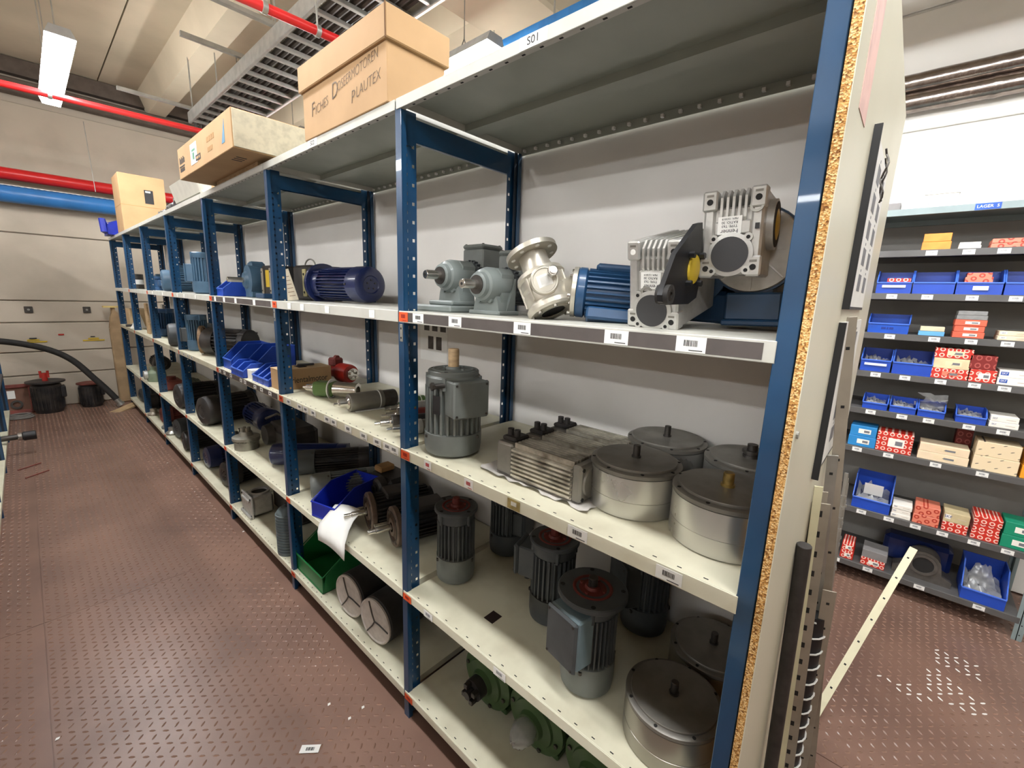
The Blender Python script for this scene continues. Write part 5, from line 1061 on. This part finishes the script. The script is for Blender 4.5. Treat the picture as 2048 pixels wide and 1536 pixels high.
for i in range(3):
    t = thing('threaded_rod', 'galvanised threaded rod standing by the panel edge, %s of three' % ('leftmost', 'middle', 'rightmost')[i], 'threaded rod', (1.03+.03*i, -.09, 0), (.06+.02*i, .035, 1), (1, 0, 0))
    b = MB(); b.cyl(.006, 0, .95-.03*i, 10)
    for k in range(4): b.cyl(.010, .86-.03*i-.04*k*(i+1), .87-.03*i-.04*k*(i+1), 6)
    b.build('rod', GALV, t)
t = thing('spiral_hose', 'black hose wound with white wire standing among the leaning strips', 'hose', (.625, -.073, 0), (-.06, .0, .95), (1, 0, 0)); MB().cyl(.026, .01, .70, 20).build('hose_body', BLACK, t)
MB().tube([(.029*math.cos(k*.45), .029*math.sin(k*.45), .01+k*.0036) for k in range(190)], .0024, 5).build('wire_spiral', PAPER, t)
t = thing('bin_bag', 'grey crumpled plastic wrapping at the foot of the bars', 'plastic bag', (.43, -.10, .001)); b = MB(); b.lathe([(0, 0), (.045, 0), (.05, .06), (.035, .14), (.02, .2), (0, .22)], 14); b.v = [(x*1.2+rnd.uniform(-.008, .008), y*.8+rnd.uniform(-.006, .006), max(0, z+rnd.uniform(-.01, .01))) for x, y, z in b.v]; b.build('bag_film', POLY, t, 70)

# ================================================================== FAR END OF THE AISLE
t = thing('tan_post', 'scuffed tan bollard with pointed top beside the far rack post', 'post', (-.02, 7.28, 0)); b = MB(); b.box(-.055, .055, -.05, .05, 0, .95, 0, .012); b.prism([(-.055, .95), (.055, .95), (.04, 1.14), (.0, 1.2), (-.035, 1.08)], -.045, .045, 0, 'y'); b.build('post_body', TANCOL, t, 20); MB().box(-.09, .09, -.07, .07, 1.205, 1.222).build('yellow_cap_plate', mat('yellow_card', (222, 196, 120), .6), t, 0); MB().box(-.02, .02, -.02, .02, 1.15, 1.206).build('stem', TANCOL, t)
def floor_motor(label, x, y, r, h, rim, m2, plug):
    t = thing('flange_motor', label, 'motor', (x, y, 0), group='black flange motors by the far wall')
    b = MB(); b.lathe([(0, 0), (r*.85, 0), (r*.95, .03), (r*.95, h*.35), (r, h*.4), (r*.97, h*.85), (r*.8, h*.93), (0, h*.93)], 32); b.fins(r*.9, r*1.02, h*.12, h*.8, 24); b.box(r*.8, r*1.2, -.07, .07, h*.45, h*.8, 0, .01); b.build('motor_body', GRIME, t, 25)
    MB().lathe([(0, h*.93), (rim-.01, h*.93), (rim, h*.945), (rim, h*.985), (rim-.02, h), (rim*.5, h*.985), (0, h*.985)], 40).build('flange', m2, t)
    if plug: MB().cyl(.025, h*.98, h+.08, 14).cyl(.012, h+.08, h+.11, 10, 0, (.03, 0, 0)).cyl(.012, h+.08, h+.11, 10, 0, (-.03, 0, 0)).box(-.04, .04, -.015, .015, h+.03, h+.085).build('red_plug', REDPAINT, t)
    return t
floor_motor('large black flange motor with red plug standing at the far wall', -.70, 7.16, .13, .375, .165, GRIME, True)
floor_motor('smaller black flange motor with rusty rim at the far wall', -.335, 7.22, .105, .30, .12, RUSTY, False)
t = thing('rusty_flange_frame', 'rust red square flange frame leaning at the far wall', 'machine part', (-.95, 7.22, .0), (0, .14, .99), (1, 0, 0)); b = MB(); o_ = [(-.13, 0), (.13, 0), (.15, .02), (.15, .31), (.12, .34), (-.15, .34), (-.15, .02)]
b.box(-.15, .15, 0, .03, 0, .045, 0, .01).box(-.15, .15, 0, .03, .295, .34, 0, .01).box(-.15, -.105, 0, .03, .03, .31, 0, .01).box(.105, .15, 0, .03, .03, .31, 0, .01).build('frame', RUSTY, t)
MB().box(-.105, .105, .02, .03, .04, .3).build('inner_plate', mat('dull_rust', (120, 84, 66), .7), t, 0); MB().box(-.06, .0, .012, .0199, .18, .27).build('label', PAPER, t, 0); MB().ring(.05, .03, .0, .02, 20, 0, (.0, 0, .11), 'y').build('ring', DARKSTEEL, t)
t = thing('cable_coil', 'coil of grey cable on the floor by the rusty frame', 'cable', (-.93, 6.98, .0)); b = MB()
for k in range(3): b.tube([((.10-.012*k)*math.cos(a*.3927), (.08-.01*k)*math.sin(a*.3927), .012+.014*k) for a in range(16)], .01, 8, closed=True)
b.build('coil', mat('grey_cable', (140, 134, 128), .6), t)
t = thing('black_hose', 'long black hose arching down to the floor in the far aisle', 'hose', (0, 0, 0)); hp = [(-1.75, 6.9, .86), (-1.4, 6.95, .88), (-1.1, 7.0, .87), (-.85, 7.0, .825), (-.62, 7.0, .735), (-.45, 6.98, .60), (-.30, 6.96, .38), (-.20, 6.94, .225), (-.135, 6.92, .11)]
def smoothp(p, n=5):
    out = []
    for i in range(len(p)-1):
        a, b_, c, d = [Vector(p[max(0, min(len(p)-1, i+k))]) for k in (-1, 0, 1, 2)]
        for j in range(n):
            f = j/n; out.append(.5*((2*b_)+(c-a)*f+(2*a-5*b_+4*c-d)*f*f+(3*b_-a-3*c+d)*f**3))
    return out+[Vector(p[-1])]
MB().tube(smoothp(hp), .033, 12).build('hose_run', RUBBER, t); MB().tube([(-.145, 6.922, .125), (-.105, 6.91, .055)], .03, 14).tube([(-.11, 6.911, .06), (-.095, 6.905, .034)], .042, 14).build('steel_coupling', GALV, t)
t = thing('wood_offcut', 'pale wooden board propped at the foot of the far rack end', 'board', (-.06, 6.78, .006), (-.1, -.15, 1), (.8, .6, 0)); MB().box(-.16, .16, -.05, .06, 0, .022, 0, .002).build('board', WOOD, t)
# left rack end; unseen near bays run on past the camera to block lamp light
lk = thing('shelving_rack', 'second blue rack, only feet and shelf edge showing at the left picture edge', 'shelving', (-1.0, 7*BW-.016, 0)); lk.rotation_euler = (0, 0, math.pi); lk.matrix_world = Matrix.Translation((-1.0, 7*BW-.016, 0)) @ Matrix.Rotation(math.pi, 4, 'Z')
SHD = SM[.030].copy(); SHD.materials[0] = LAGERGREY; SHD.materials[1] = LAGERGREY  # unseen left rack shelves kept dark to cut bounced light
for i in range(10):
    put('upright', UP, lk, (0, i*BW-.008, 0)); put('upright', UP, lk, (DEP+.003, i*BW-.008, 0), (0, 0, math.pi)); put('side_beam', beam, lk, (0, i*BW-.008, 1.955))
for i in range(9):
    for z in SZ: put('shelf', SM[.030] if z < .2 else SHD, lk, (0, i*BW, z))
t = thing('shaft_motor', 'motor with bright steel cap lying on the low left shelf, pointing into the aisle', 'motor', (-1.05, 5.45, SZ[4]+.052), (1, -.02, 0), (0, 0, 1)); MB().cyl(.05, -.25, 0, 20, 0, c=.006).build('body', GRIME, t); MB().cyl(.024, 0, .12, 14).build('shaft', DARKSTEEL, t); MB().cyl(.034, .12, .15, 20, 0, c=.004).build('bright_ring', STEEL, t); MB().cyl(.04, .15, .23, 20, 0, c=.004).build('end_cap', GRIME, t)
for i, (x, y) in enumerate(((-.9, 5.0), (-.86, 4.75))):
    t = thing('thin_rod', ['thin rusty rod lying on the floor by the low rack', 'second thin rod lying nearer on the floor by the low rack'][i], 'rod', (x, y, .006), (.8, .6, 0), (0, 0, 1)); MB().cyl(.005, -.06, .1, 8).build('rod', RUSTY, t)
# floor scraps
t = thing('fallen_label', 'white barcode label lying on the red brown floor in front', 'label', (-.287, 1.118, .0024), UPZ, (-.72, .69, 0)); b = MB(); b.box(-.031, .031, -.0135, .0135, 0, .0006)
for k in range(9): b.box(-.014+k*.003, -.0125+k*.003+.0006*(k % 3), -.005, .006, .0006, .0009, 1)
b.build('paper', [PAPER, INK], t, 0)
for i, (x, y) in enumerate(((-.17, 1.23), (-.145, 1.125), (-.09, 1.13), (.0, 2.75), (-.85, 1.75), (-.09, 4.4))):
    t = thing('paper_scrap', ['tiny white scrap on the floor above the fallen label', 'tiny white scrap right of the fallen label', 'tiny white scrap on the floor nearest the rack post', 'tiny white scrap by the rack foot under the third bay', 'tiny white scrap in the floor seam at the left', 'tiny white scrap on the far floor beside the rack'][i], 'scrap', (x, y, .0023)); MB().prism([(-.006, -.004), (.004, -.005), (.007, .003), (-.002, .005)], 0, .0012).build('paper', PAPER, t, 0)
bpy.context.view_layer.update()
dg = bpy.context.evaluated_depsgraph_get()
for o in [o for o in SC.objects if o.type == 'FONT']:           # lettering becomes plain mesh
    me = bpy.data.meshes.new_from_object(o.evaluated_get(dg)); n = o.name.split('.')[0]; p = o.parent; M_ = o.matrix_local.copy()
    bpy.data.objects.remove(o); q = bpy.data.objects.new(n, me); COL.objects.link(q); q.parent = p; q.matrix_local = M_
bpy.context.view_layer.update()
